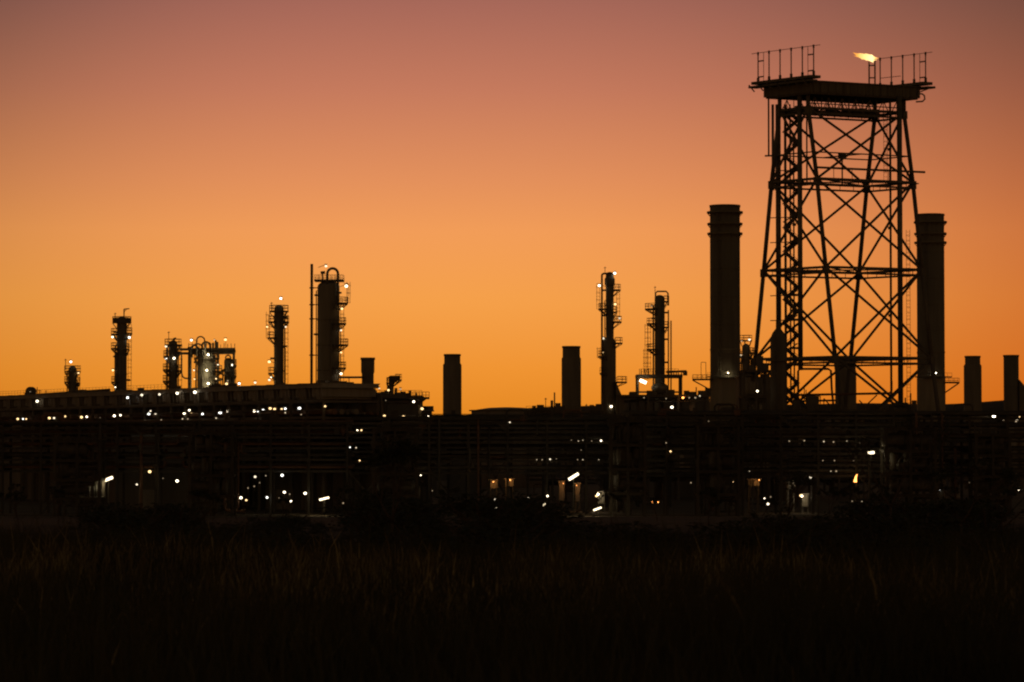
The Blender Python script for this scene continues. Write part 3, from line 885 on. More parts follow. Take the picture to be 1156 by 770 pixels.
m = MB().tube([P(243, 414, Yc), P(248, 421, Yc), P(253, 424, Yc)], .9 * sc_, 8).tube([P(242, 430, Yc), P(252, 428, Yc)], 1.2 * sc_, 8)
m.build('inlet_pipe', 'pipe', cs, True)

# ------------------------------------------------------------------ air cooler deck along the left skyline
A = P(-26, 448, 712); B = P(364, 432.2, 566)
ac = thing('air_cooler_bank', 'long raised bank of air coolers running along the skyline below the slim columns', 'air cooler', ((A.x + B.x) / 2, (A.y + B.y) / 2, 0))
d = (B - A); d.z = 0; Ln = d.length; dn = d.normalized(); nn = Vector((-dn.y, dn.x, 0)); rz = math.atan2(dn.y, dn.x)
topz = (A.z + B.z) / 2
def ap(t, off, z): return Vector((A.x, A.y, 0)) + dn * t + nn * off + Vector((0, 0, z))
bays = 26
for k in range(bays):
    t0 = Ln * k / bays; w = Ln / bays
    zt = A.z + (B.z - A.z) * (k + .5) / bays
    m = MB().box(ap(t0 + w / 2, 6, zt - .55), (w - .12, 12.4, .7), rz)
    m.box(ap(t0 + w / 2, 6, zt - .1), (w - .04, 12.9, .18), rz)
    m.box(ap(t0 + w / 2, 6.4, zt - 1.75), (w * .62, 11.6, 1.6), rz)
    m.box(ap(t0 + w / 2, 6.4, zt - 2.75), (w * .3, 11.0, .5), rz)
    for q in range(4): m.bar(ap(t0 + w * (q + .5) / 4, .2, zt - .9), ap(t0 + w * (q + .5) / 4 + w * .08, .2, zt - 3.1), .16)
    bo = m.build('cooler_bay', 'paint', ac)
    c = ap(t0 + w / 2, 6, zt - .1)
    MB().lathe(c.x, c.y, [(2.2, zt - .1), (2.3, zt + .25), (2.0, zt + .25), (1.9, zt - .05)], 20).build('fan_ring', 'steel', bo)
for k in range(bays + 1):
    t0 = Ln * k / bays
    for off in (.3, 12): MB().bar(ap(t0, off, 0), ap(t0, off, topz - 3.2), .55).build('post', 'steel', ac)
for z in (topz - 3.3, topz - 6.4, topz - 10, topz - 14):
    m = MB()
    for off in (.3, 12): m.bar(ap(0, off, z), ap(Ln, off, z), .5)
    for k in range(bays + 1): m.bar(ap(Ln * k / bays, .3, z - .1), ap(Ln * k / bays, 12, z - .1), .4)
    m.build('beam', 'steel', ac)
for z in (topz - 5.9, topz - 9.5, topz - 13.5):
    for off in (1.6, 3.1, 4.4, 6.2, 8.0, 9.6, 10.9):
        rr = random.uniform(.22, .55)
        MB().tube([ap(-2, off, z + rr), ap(Ln + 2, off, z + rr)], rr, 10).build('pipe', random.choice(['pipe', 'pipe', 'rust', 'steel']), ac, True)
m = MB()
for k in range(-4, bays):
    a_, b_ = ap(Ln * k / bays + .1, 12.8, 0), ap(Ln * (k + 1) / bays - .1, 12.8, 0)
    zt_ = A.z + (B.z - A.z) * (k + .5) / bays - 2.0
    m.box(((a_.x + b_.x) / 2, (a_.y + b_.y) / 2, zt_ / 2), (Ln / bays - .06, .3, zt_), rz)
m.build('wind_wall', 'wall', ac)
m = MB().bar(ap(0, -.9, topz - 4.9), ap(Ln, -.9, topz - 4.9), 1.4, .2)
wk = m.build('walkway', 'steel', ac)
m = MB()
for q in (.6, 1.15): m.bar(ap(0, -1.55, topz - 4.9 + q), ap(Ln, -1.55, topz - 4.9 + q), .07)
for k in range(80): m.bar(ap(Ln * k / 79, -1.55, topz - 4.9), ap(Ln * k / 79, -1.55, topz - 3.75), .07)
m.build('railing', 'steel', wk)
def acY(px):      # depth of the deck front face at image column px
    lo, hi = 0.0, 1.0
    for _ in range(40):
        mid = (lo + hi) / 2
        p = Vector((A.x, A.y, 0)) + d * mid
        if p.x / p.y < (px - 578) / F: lo = mid
        else: hi = mid
    return A.y + d.y * lo
rv = random.Random(9)
for k in range(bays):
    if rv.random() < .55:
        zt = A.z + (B.z - A.z) * (k + .5) / bays; t0 = Ln * (k + rv.random()) / bays
        MB().box(ap(t0, rv.uniform(2, 8), zt + .35), (rv.uniform(.6, 2.6), rv.uniform(.8, 2), rv.uniform(.4, 1.1)), rz).build('roof_unit', 'steel', ac)
rl = MB()
for q in (.5, 1.0): rl.bar(ap(Ln * .02, .1, A.z + q), ap(Ln * .62, .1, A.z + (B.z - A.z) * .62 + q), .05)
for k in range(60): rl.bar(ap(Ln * (.02 + .6 * k / 59), .1, A.z + (B.z - A.z) * (.02 + .6 * k / 59)), ap(Ln * (.02 + .6 * k / 59), .1, A.z + (B.z - A.z) * (.02 + .6 * k / 59) + 1.0), .05)
rl.build('roof_railing', 'steel', ac)
for px, py, dd in ((42, 453, 4.4), (144, 449, 3.8), (160, 446, 3.8), (180, 445.3, 3.8), (200, 444, 4.0), (220, 442.8, 4.4), (256, 433.5, 3.0), (270, 433, 3.6), (288, 432, 3.2)):
    lamp(ac, px, py, acY(px) - 1.6, dd, 'white')
for px, py, dd in ((20, 473, 4.6), (26, 473, 3.0), (29.5, 473, 3.0), (55.7, 472, 4.8), (61, 472, 4.4), (73, 470, 4.2), (92, 471, 4.4), (98, 470.6, 4.0), (129, 469.5, 4.2), (136, 468.8, 3.8),
                   (168, 467, 5.4), (175.5, 467, 4.2), (170, 464, 3.0), (208, 466.6, 5.4), (213.5, 463, 4.0), (216, 466, 2.4), (228.6, 467.4, 4.0), (248.5, 465.6, 6.0), (256.6, 464.5, 3.2), (287, 464, 4.6),
                   (291, 464.3, 4.0), (297, 463, 4.6), (305, 461, 4.6), (310, 462, 4.4), (318, 462, 4.6), (322, 461.5, 4.0), (338, 461, 5.0), (367, 458.7, 4.2)):
    lamp(ac, px, py, acY(px) - .8, dd * .85, 'white')
for px, py in ((14, 476), (50, 475), (113, 472), (164, 475), (182, 474), (206, 473), (212, 473), (244, 472), (312, 478), (322, 466), (340, 468)):
    lamp(ac, px, py, acY(px) - .8, 2.2, 'dim')
# long header pipe and drum lying on the deck end
hp = thing('header_pipe', 'long dark pipe lying along the roof end under the stubby column', 'pipe', P(80, 446, 706))
MB().tube([P(38, 446.5, 706), P(124, 440.5, 700)], 1.9 * S(706), 12).build('pipe', 'steel', hp, True)
m = MB()
for t_ in (.05, .25, .45, .65, .85): 
    q = P(38, 446.5, 706).lerp(P(124, 440.5, 700), t_); m.bar(q, q - Vector((0, 0, 2.2)), .3)
m.build('saddle', 'steel', hp)
dr = thing('end_drum', 'round drum end with a small lamp, at the tip of the roof pipe', 'drum', P(34, 446, 704))
MB().drum(P(34, 442, 700), P(36, 442, 712), 5.4 * S(704)).build('shell', 'steel', dr, True)
MB().box(P(34, 447, 704), (1.6, 5, 1.2)).build('saddle', 'steel', dr)
lamp(dr, 34, 442.3, 699, 1.6, 'dim')
m = MB()
for px, pt in ((42, 437), (45, 440), (52, 440.5), (40, 440)): MB().bar(P(px, 445, 703), P(px, pt, 703), .16).build('vent', 'steel', dr)
m.bar(P(40, 440, 703), P(46, 441, 703), .14); m.build('vent_header', 'steel', dr)

# ------------------------------------------------------------------ process modules (steel frames full of plant)
def module(label, px0, px1, ytop, Y, depth, floors, seed, lamps=(), rail=True, towers=(), zmin=0.0, vess=3, sm='steel'):
    rnd = random.Random(seed)
    xa, xb = X(px0, Y), X(px1, Y); zt = Z(ytop, Y)
    o = thing('process_module', label, 'process unit', ((xa + xb) / 2, Y, 0))
    nb = max(2, int((xb - xa) / 5.5)); 
    for k in range(nb + 1):
        x = xa + (xb - xa) * k / nb
        for yy in (0, depth): MB().bar((x, Y + yy, 0), (x, Y + yy, zt - .2), .45).build('post', sm, o)
    for f in range(floors):
        z = zt - f * (zt / floors)
        m = MB()
        for yy in (0, depth): m.bar((xa - .4, Y + yy, z - .25), (xb + .4, Y + yy, z - .25), .42)
        for k in range(nb + 1):
            x = xa + (xb - xa) * k / nb; m.bar((x, Y, z - .25), (x, Y + depth, z - .25), .36)
        m.box(((xa + xb) / 2, Y + depth / 2, z + .02), (xb - xa + 1.0, depth + 1.0, .1))
        fl = m.build('floor_deck', sm, o)
        if rail or f:
            m = MB()
            for q in (.55, 1.1): m.bar((xa - .4, Y - .4, z + q), (xb + .4, Y - .4, z + q), .07)
            n = int((xb - xa) / 1.4) + 1
            for k in range(n + 1): m.bar((xa - .4 + (xb - xa + .8) * k / n, Y - .4, z), (xa - .4 + (xb - xa + .8) * k / n, Y - .4, z + 1.1), .07)
            m.build('railing', sm, fl)
        if f:
            for q in range(vess):
                x = rnd.uniform(xa + 1.5, xb - 1.5); rr = rnd.uniform(.6, 1.3); yy = Y + rnd.uniform(1.2, depth * .7)
                if rnd.random() < .5:
                    h_ = min(zt / floors * .8, rnd.uniform(2.5, 5))
                    MB().drum((x, yy, z + .1 + rr * .5), (x, yy, z + h_), rr).build('vessel', rnd.choice(['clad', 'paint', 'stack']) if sm == 'steel' else 'lag', o, True)
                else:
                    ln = rnd.uniform(2, 5)
                    MB().drum((x - ln / 2, yy, z + rr + .5), (x + ln / 2, yy, z + rr + .5), rr).build('vessel', rnd.choice(['clad', 'paint', 'stack']) if sm == 'steel' else 'lag', o, True)
        for q in range(5):
            m = MB()
            yy = Y + rnd.uniform(.5, depth - .5); zz = z - .6 - rnd.uniform(0, 1.0); rr = rnd.uniform(.12, .32)
            x0_, x1_ = sorted((rnd.uniform(xa, xb), rnd.uniform(xa, xb)))
            m.tube([(x0_, yy, zz - 2.5), (x0_, yy, zz - .3), (x0_ + .3, yy, zz), (x1_, yy, zz), (x1_ + .3, yy, zz + .3), (x1_ + .3, yy, zz + rnd.uniform(1.5, 3.5) * (1 if f else .2))], rr, 8)
            m.build('pipe', 'pipe' if sm == 'steel' else 'lag', o, True)
    for px, pt, w in towers:
        m = MB().bar(P(px, ytop, Y + 2), P(px, pt, Y + 2), w * S(Y))
        if w < 1.2: m.bar(P(px - 1.5, pt + 1.5, Y + 2), P(px + 1.5, pt + 1.5, Y + 2), .14)
        m.build('vent' if w < 2.5 else 'equipment_box', sm, o)
    for l in lamps: lamp(o, l[0], l[1], Y - .9, l[2] if len(l) > 2 else 3.0, l[3] if len(l) > 3 else 'white')
    return o
mA = module('two-storey steel process unit with lamps and a railed end by the gap', 386, 474, 447, 600, 12, 4, 1,
       ((385, 446.5, 4.2), (400, 455.6, 3.8), (384.5, 471, 3.8), (401, 469, 4.0), (434, 469.7, 4.0), (455.5, 470.5, 3.8), (467, 453.5, 3.6), (476.5, 461.5, 4.2), (483.5, 470.5, 3.4), (428, 438.5, 3.0, 'dim'), (438.5, 440.5, 3.8), (452, 439.5, 3.6, 'dim'), (406, 443, 2.4, 'dim'), (435.5, 452, 1.6, 'dim')),
       towers=((391, 430, 1.4), (394, 425, .8), (399, 437, 2), (405, 440, 3), (424, 441, 3), (432, 442, 4), (440, 436, 5), (447, 438, 3), (455, 442, 6), (463, 441, 3), (470, 444, 2), (410, 442, 7), (418, 444, 9), (428, 443, 8), (436, 441, 4), (451, 443, 9), (459, 444, 8), (389, 439, 5), (397, 443, 7)))
m = MB()
yq = 598
pl0, pl1 = P(462, 449.5, yq), P(484.5, 449.5, yq)
m.bar(pl0, pl1, 4, .4); m.bar(P(464, 462, yq), P(480, 450, yq), .5)
for k in range(6): m.bar(P(466 + k * 3.7, 449.5, yq), P(466 + k * 3.7, 442.5, yq), .1)
for py in (442.5, 446): m.bar(P(466, py, yq), P(484.5, py, yq), .1)
m.build('balcony', 'steel', mA)
module('low steel process unit with thin vents before the exhaust stack by the twin-pipe column', 596, 680, 464, 690, 12, 4, 2, ((622, 476, 2, 'dim'),),
       towers=((616, 449, .8), (626, 443, 1.6), (623, 452, 3), (630, 455, 6), (636, 458, 4), (662, 456, .8), (668, 457, 5), (676, 456, 7), (603, 458, 4), (610, 457, 8)))
module('crowded steel process unit under the column with the table platform', 698, 800, 446, 700, 14, 4, 3,
       ((758.5, 459.7, 3.8), (727, 449, 2.0, 'dim'), (771, 449, 3.8, 'orange'), (778, 449, 2.4, 'dim'), (785, 449, 3.0, 'dim'), (790, 447, 2.2, 'dim'), (752, 450, 1.8, 'dim')),
       towers=((786, 437, 1.2), (793, 441, 10), (775, 441, 6), (735, 441, 10), (712, 443, 4), (757, 440, 9), (799, 438, 6)), rail=False)
module('steel process unit wedged between the broad smokestack and the dark vessel', 840, 868, 418, 720, 12, 5, 4, ((837, 470, 2.0, 'dim'),), towers=((858, 402, 7), (848, 412, 6), (863, 410, 9)), rail=False)
module('low railed process unit seen through the legs of the lattice tower', 892, 1030, 462, 730, 14, 4, 5, ((1024, 477, 2.6, 'dim'), (900, 477, 2, 'dim')),
       towers=((899, 452, 8), (905, 444, .8), (914, 446, .8), (917, 447, 14), (1028, 444, 1.6), (1022, 449, 1.5), (1032, 452, 5)))
module('long low process unit with glowing lamps under the last skyline stacks', 1072, 1170, 464, 720, 14, 4, 6,
       ((1122, 470, 4.6, 'bright'), (1116, 473, 3.0), (1148, 473, 4.4), (1143, 472.5, 2.6, 'dim'), (1151, 471, 2.6), (1086, 473, 2.2, 'dim'), (1107, 473, 2.4, 'dim'), (1133, 474, 2.0, 'dim'), (1147, 476, 2.6, 'dim')), rail=False)
# pipes looping low through the tower legs
pl = thing('piping_trestle', 'spidery frame of thin pipes standing low inside the tower legs', 'trestle', (X(925, 735), 735, 0))
m = MB()
m.tube([P(901, 470, 735), P(901, 419, 735), P(903, 416.5, 735), P(935, 416.5, 735), P(938, 418.5, 735), P(939, 440, 735), P(942, 470, 735)], .28, 8)
m.tube([P(898, 446, 735), P(1004, 444, 735), P(1006.5, 441, 735), P(1006.5, 430, 735)], .28, 8)
m.tube([P(895, 453, 735), P(945, 452, 735)], .25, 8)
m.build('pipe', 'rust', pl, True)
m = MB()
for px, pt in ((908, 437), (910, 440), (926, 445), (930, 450)): MB().bar(P(px, 470, 735), P(px, pt, 735), .2).build('strut', 'steel', pl)
for a_, b_ in (((905, 463), (925, 447)), ((905, 447), (925, 463)), ((930, 450), (945, 466)), ((970, 452), (985, 468)), ((973, 462), (990, 446))): MB().bar(P(*a_, 735), P(*b_, 735), .3).build('strut', 'steel', pl)

# domed storage tank and flat shed filling the far skyline
tk = thing('storage_tank', 'broad storage tank with a shallow dome roof in the skyline gap', 'tank', (X(572, 930), 930, 0))
x = X(572, 930); r = 40 * S(930)
MB().lathe(x, 930, [(r, 0), (r, Z(464, 930)), (r * .85, Z(462.4, 930)), (r * .5, Z(460.4, 930)), (r * .1, Z(459.8, 930))], 48).build('shell', 'paint', tk, True)
MB().sector(x, 930, Z(464, 930), r + .01, r + .7, 0, 2 * math.pi, .3, 48).build('roof_walkway', 'steel', tk)
ladder_mb(MB(), x - r * .5, 930 - r * .87, 0, Z(464, 930)).build('ladder', 'steel', tk)
def shed(label, px0, px1, ye, yr, Y, dep, lamps=()):
    xa, xb = X(px0, Y), X(px1, Y); ze, zr = Z(ye, Y), Z(yr, Y)
    o = thing('plant_building', label, 'building', ((xa + xb) / 2, Y, 0))
    MB().box(((xa + xb) / 2, Y + dep / 2, ze / 2), (xb - xa, dep, ze)).build('wall', 'wall', o)
    m = MB()
    vs = [(xa - .5, Y - .5, ze + .02), (xb + .5, Y - .5, ze + .02), (xb + .5, Y + dep + .5, ze + .02), (xa - .5, Y + dep + .5, ze + .02), (xa - .5, Y + dep / 2, zr), (xb + .5, Y + dep / 2, zr)]
    m.add(vs, [(0, 1, 5, 4), (2, 3, 4, 5), (1, 2, 5), (3, 0, 4), (3, 2, 1, 0)]).build('roof', 'roof', o)
    for k in range(3):
        t_ = xa + (xb - xa) * (k + .5) / 3
        MB().box((t_, Y + dep / 2, zr + .3), (2.2, 1.2, .9)).build('roof_vent', 'steel', o)
    MB().box(((xa * .7 + xb * .3), Y - .04, 2), (3.4, .1, 4)).build('door', 'paint', o)
    for l in lamps: lamp(o, l[0], l[1], Y - .8, *l[2:])
    return o
shed('dark long-roofed shed low in the skyline gap beside the lone exhaust stack', 484, 540, 474.5, 471.5, 760, 22, ((510.7, 471.5, 3.4, 'white'),))
shed('dark building closing the back of the two-storey railed process unit', 384, 472, 452, 449.5, 622, 14)
shed('lower dark building tapering into the gap beside the lone exhaust stack', 466, 486, 464, 462, 640, 12)
shed('dark windowless plant building behind the pipes at the outer edge of the racks', 130, 250, 496, 490, 600, 16)
shed('dark shed behind the racks under the fat domed column', 300, 372, 500, 494, 600, 16)

# ------------------------------------------------------------------ pipe racks in front
def rack(label, px0, px1, Y, dep, tops, seed, lamps=(), bay=6.5, nroll=9, lowest=None):
    rnd = random.Random(seed)
    xa, xb = X(px0, Y), X(px1, Y)
    o = thing('pipe_rack', label, 'pipe rack', ((xa + xb) / 2, Y, 0))
    nb = int((xb - xa) / bay)
    zs = [Z(t_, Y) for t_ in tops]
    for k in range(nb + 1):
        x = xa + (xb - xa) * k / nb
        for yy in (0, dep): MB().bar((x, Y + yy, -.2), (x, Y + yy, zs[0] + .3), .42).build('post', 'dark', o)
        m = MB()
        for z in zs: m.bar((x, Y - .6, z), (x, Y + dep + .6, z), .36)
        if k % 4 == 2: 
            for yy in (0,): m.bar((x, Y + yy, 0), (x + (xb - xa) / nb, Y + yy, zs[-1]), .25); m.bar((x + (xb - xa) / nb, Y + yy, 0), (x, Y + yy, zs[-1]), .25)
        m.build('cross_beam', 'dark', o)
    for z in zs:
        m = MB()
        for yy in (0, dep): m.bar((xa, Y + yy, z - .35), (xb, Y + yy, z - .35), .34, .4)
        m.build('beam', 'dark', o)
        n = nroll
        for q in range(n):
            yy = Y + .4 + (dep - .8) * (q + rnd.uniform(-.2, .2)) / (n - 1); rr = rnd.choice([.14, .2, .26, .34, .46])
            if rnd.random() < .35 and nb > 6:
                xm = xa + (xb - xa) * rnd.uniform(.2, .8)
                pts = [(xa - 1, yy, z + .18 + rr), (xm - .4, yy, z + .18 + rr), (xm, yy, z + .6 + rr), (xm, yy, z + 1.8), (xm + .4, yy, z + 2.2), (xm + 3, yy, z + 2.2), (xm + 3.4, yy, z + 1.8), (xm + 3.4, yy, z + .6 + rr), (xm + 3.8, yy, z + .18 + rr), (xb + 1, yy, z + .18 + rr)]
            else: pts = [(xa - 1, yy, z + .18 + rr), (xb + 1, yy, z + .18 + rr)]
            MB().tube(pts, rr, 10).build('pipe', rnd.choice(['lag', 'lag', 'rust', 'dark', 'dark']), o, True)
    # risers, valves, cable trays, stair landings breaking up the runs
    for q in range(int(nb * 1.3)):
        x = rnd.uniform(xa, xb); yy = Y - rnd.uniform(.3, .9); rr = rnd.uniform(.1, .3)
        i0, i1 = sorted(rnd.sample(range(len(zs)), 2))
        zb_ = zs[i1] + .4 if rnd.random() < .6 else .3
        x2_ = x + rnd.uniform(-4, 4)
        MB().tube([(x, yy + 1.2, zs[i0] + .5), (x, yy + .3, zs[i0] + .5), (x, yy, zs[i0] + .2), (x, yy, zb_ + 1.0), (x + (x2_ - x) * .1, yy, zb_ + .5), (x2_, yy, zb_ + .4)], rr, 8).build('riser', rnd.choice(['lag', 'dark', 'rust']), o, True)
    for q in range(int(nb * .8)):
        x = rnd.uniform(xa, xb); z = rnd.choice(zs); w_ = rnd.uniform(.5, 1.6); h_ = rnd.uniform(.6, 1.5)
        MB().box((x, Y + rnd.uniform(-.3, 1.5), z + .2 + h_ / 2), (w_, .8, h_)).bar((x, Y, z), (x, Y, z + h_ + .9), .14).build('valve', rnd.choice(['dark', 'lag', 'rust']), o)
    for q in range(max(1, nb // 6)):
        x = xa + (xb - xa) * (q + rnd.uniform(.2, .8)) / max(1, nb // 6); w_ = rnd.uniform(2.5, 6)
        i = rnd.randrange(len(zs)); z = zs[i]
        m = MB().box((x, Y - 1.1, z), (w_, 1.5, .14))
        for hq in (.55, 1.1): m.bar((x - w_ / 2, Y - 1.8, z + hq), (x + w_ / 2, Y - 1.8, z + hq), .07)
        for hq in range(5): m.bar((x - w_ / 2 + w_ * hq / 4, Y - 1.8, z), (x - w_ / 2 + w_ * hq / 4, Y - 1.8, z + 1.1), .07)
        m.build('landing', 'dark', o)
        if i < len(zs) - 1:
            m = MB()
            for dy in (-1.75, -.6): m.bar((x + w_ / 2, Y + dy, z), (x + w_ / 2 + (z - zs[i + 1]) * 1.2, Y + dy, zs[i + 1]), .1, .28)
            for k in range(8): m.bar((x + w_ / 2 + (z - zs[i + 1]) * 1.2 * k / 8, Y - 1.75, z - (z - zs[i + 1]) * k / 8), (x + w_ / 2 + (z - zs[i + 1]) * 1.2 * k / 8, Y - .6, z - (z - zs[i + 1]) * k / 8), .22, .05)
            m.build('stair', 'dark', o)
    for z in zs[::2]:
        m = MB(); xs_ = xa
        while xs_ < xb:
            xe_ = min(xb, xs_ + rnd.uniform(12, 40)); m.box(((xs_ + xe_) / 2, Y - .45, z + rnd.uniform(.6, 1.2)), (xe_ - xs_, .35, .12)); xs_ = xe_ + .02
        m.build('cable_tray', 'dark', o)
    for q in range(int(nb * .5)):
        x = rnd.uniform(xa, xb); zt_ = zs[0] + rnd.uniform(.8, 2.2); wq = rnd.uniform(.2, 2.5)
        MB().box((x, Y + rnd.uniform(1, dep - 1), (zs[0] + .3 + zt_) / 2), (wq, 1.0, zt_ - zs[0] - .3)).build('junction_box', 'dark', o)
    for l in lamps: lamp(o, l[0], l[1], Y - 1.0, (l[2] if len(l) > 2 else 3.0) * .86, l[3] if len(l) > 3 else 'white')
    return o
rack('long dim pipe rack crossing beneath the bank of air coolers', -40, 392, 556, 9, (481, 492, 504, 517, 530), 21,
     ((169, 532.5, 5.6), (154.5, 547, 3.8), (200, 543, 4.6), (288, 538.3, 4.6), (318.5, 536.6, 4.8), (321, 555.7, 4.2), (327, 558, 2.4, 'dim'), (344.5, 557, 4.4), (272, 562, 4.4), (278, 564.7, 3.8), (301.5, 561.6, 3.8), (328.7, 566, 4.8),
      (387.5, 568, 2.6, 'dim'), (300, 537, 1.8, 'dim'), (184, 540, 1.6, 'dim'), (280, 551, 2.2, 'dim'), (287, 549, 2.2, 'dim'), (293, 545, 2.0, 'dim'), (315, 562, 2.0, 'dim')))
rack('pipe rack with faint amber light between its feet, between the gap and twin-pipe column', 396, 706, 562, 10, (476, 486, 497.5, 508, 519, 532), 22,
     ((403.5, 485.7, 2.6), (408, 485.7, 3.0), (395, 505, 3.0), (402, 505.5, 2.6, 'dim'), (406, 520, 3.0), (413, 555.7, 3.0), (446, 563, 3.4), (475, 536.6, 2.8), (575.5, 476.8, 3.0), (621, 518.5, 3.0), (678.6, 497.6, 3.4), (559, 564, 3.8), (597, 562, 3.6), (618, 560, 3.8), (673.4, 560, 4.0),
      (645, 497, 1.6, 'dim'), (653, 498, 1.6, 'dim'), (658, 497, 1.6, 'dim'), (668, 498, 1.8, 'dim'), (612, 519, 1.8, 'dim'), (606, 519, 1.4, 'dim'), (652, 519, 1.8, 'dim'), (658, 519, 1.8, 'dim'), (656, 508, 1.6, 'dim'), (676, 519, 1.6, 'dim'), (628, 518, 1.4, 'dim'), (488, 554, 1.6, 'dim')))  # small dim bulbs here stand in for glints on lit pipes
rack('tall pipe rack at the feet of the lattice tower and broad smokestacks', 710, 1180, 550, 10, (470, 483, 496, 510, 523, 535), 23,
     ((757, 509.6, 3.2), (915, 539, 4.4), (904, 559.5, 4.2), (867, 569, 3.6), (863, 562.6, 2.4), (1098, 569, 3.8), (1149, 553, 5.0), (736.5, 567, 3.8, 'orange'), (743, 567, 2.6, 'orange'), (780, 545, 2.4, 'dim'),
      (800, 476, 3.0, 'dim'), (716, 500, 2.6, 'dim'), (752, 500, 2.4, 'dim'), (727, 509.5, 2.6, 'dim'), (891, 498, 2.2, 'dim'), (908, 497.5, 2.6, 'dim'), (930, 498.5, 2.6, 'dim'), (941, 499, 2.4, 'dim'), (956, 498, 1.8, 'dim'), (971, 500, 2.0, 'dim'), (929, 520, 2.0, 'dim'), (942, 520, 2.0, 'dim'), (964, 520, 2.2, 'dim'),  # rows of dim bulbs imitate light glinting along the pipe levels
      (944, 532, 3.0, 'dim'), (938, 532, 2.0, 'dim'), (870, 561, 2.2, 'dim'), (846, 532, 1.6, 'dim'), (1094, 545, 1.6, 'dim'), (962, 566, 2.0, 'dim'), (973, 566, 2.0, 'dim')))
for q, (a_, b_, t_, lb) in enumerate(((62, 112, 497, 'black steel equipment frame before the rack under the stubby column'), (214, 262, 488, 'black steel equipment frame before the rack under the pipe cluster'),
        (422, 470, 484, 'black steel equipment frame before the rack under the railed process unit'), (690, 728, 474, 'black steel equipment frame at the joint of two racks under the twin-pipe column'),
        (788, 834, 479, 'black steel equipment frame before the rack under the broad smokestack'), (1000, 1056, 483, 'black steel equipment frame before the rack by the bare-branched tree'), (1102, 1140, 490, 'black steel equipment frame before the rack under the last skyline stacks'))):
    module(lb, a_, b_, t_, 538, 6, 4, 60 + q, (), True, tuple((a_ + (b_ - a_) * f_, t_ - h_, w_) for f_, h_, w_ in ((.1, 5, 2), (.3, 3, 8), (.55, 8, 1.4), (.75, 4, 7), (.9, 6, 3))), 0.0, 4, 'dark')
rack('second pipe rack half hidden behind the front racks below the skyline gap', 470, 900, 625, 9, (474, 484, 495, 507), 24, ())

# boxes added for lit walls and amber-lit posts behind the rack feet
def skid(label, px, py, w, h_, Y, mat, lampmat, ldx=-3, ldy=-3, kind='pump_house', cat='pump house', d=2.6):
    x = X(px, Y); s = S(Y); ww, hh = w * s, h_ * s
    z = max(0.0, Z(py + h_ / 2, Y))
    o = thing(kind, label, cat, (x, Y, 0))
    MB().box((x, Y + 1.5, z + hh / 2), (ww, 3, hh)).build('wall', mat, o)
    if z > .5:
        for qx in (-.42, .42):
            for qy in (.4, 2.6): MB().bar((x + ww * qx, Y + qy, 0), (x + ww * qx, Y + qy, z), .22).build('leg', 'steel', o)
    for q in range(3): MB().bar((x - ww * .5 + ww * (q + .5) / 3, Y - .04, z), (x - ww * .5 + ww * (q + .5) / 3, Y - .04, z + hh), .09).build('wall_rib', 'steel', o)
    MB().box((x, Y + 1.3, z + hh + .08), (ww + .5, 3.6, .16)).build('roof', 'roof', o)
    lamp(o, px + ldx, py + ldy, Y - 1.1, d, lampmat, foot=(x, Y, z + hh - .2))
    li = bpy.data.lights.new('hut_light', 'POINT'); li.energy = 48 if lampmat == 'orange' else (16 if lampmat == 'dim' else 80)  # point light added so the wall glows
    li.color = (1, .42, .12) if lampmat == 'orange' else (1, .8, .5); li.shadow_soft_size = .25
    lj = bpy.data.objects.new('hut_light', li); COL.objects.link(lj)
    lj.location = P(px + ldx, py + ldy, Y - 1.7)
    return o
shed('dark block building filling the foot of the process unit beside the broad smokestack', 836, 872, 426, 424.5, 742, 14)
shed('long dark building behind the crowded process unit under the table platform', 701, 799, 447, 445, 745, 14)
skid('small cream-lit hut behind rack feet, nearest the longest strip light', 679, 562, 7, 13, 575, 'clad', 'bright', -4, -4, d=3.0)
skid('narrow white-lit hut behind the rack feet under the lattice tower', 909, 565, 7, 14, 566, 'clad', 'bright', -4, -5, d=3.0)
skid('hut with an amber-lit wall under the rack beside the lattice tower', 851, 545, 12, 7, 566, 'clad', 'orange', 6, -3, d=1.8)
skid('hut with a dim tan wall below the lattice tower rack', 893, 548, 8, 7, 566, 'paint', 'dim', 2, -3, d=2)
skid('amber hut behind rack feet, the one nearest the plant middle', 557, 547, 9, 9, 580, 'clad', 'orange', 0, -3, d=1.6)
skid('amber hut behind rack feet, closer to the twin-pipe column', 575, 545, 9, 8, 580, 'clad', 'orange', 1, -3, d=1.6)
skid('narrow amber-lit hut behind rack feet beside the longest strip light', 634, 555, 6, 22, 582, 'paint', 'orange', 2, -9, d=1.2)  # thin box standing in for an amber-lit post, like the next
skid('second narrow amber-lit hut just beyond the longest strip light', 652, 556, 5, 20, 582, 'paint', 'orange', -1, -8, d=1.2)
fl = thing('pilot_burner', 'small orange burner flame on a post among the rack feet', 'burner', (X(966, 546), 546, 0))
MB().tube([(X(966, 546), 546, 0), P(966, 543.5, 546)], .14, 8).build('post', 'steel', fl)
m = MB(); 
pts = [P(965.4, 544.3, 546), P(965.7, 541.5, 546), P(966.2, 538.5, 546), P(967.6, 535.5, 546)]
m.tube(pts, .3, 8, .06).build('flame_jet', 'orange', fl, True)
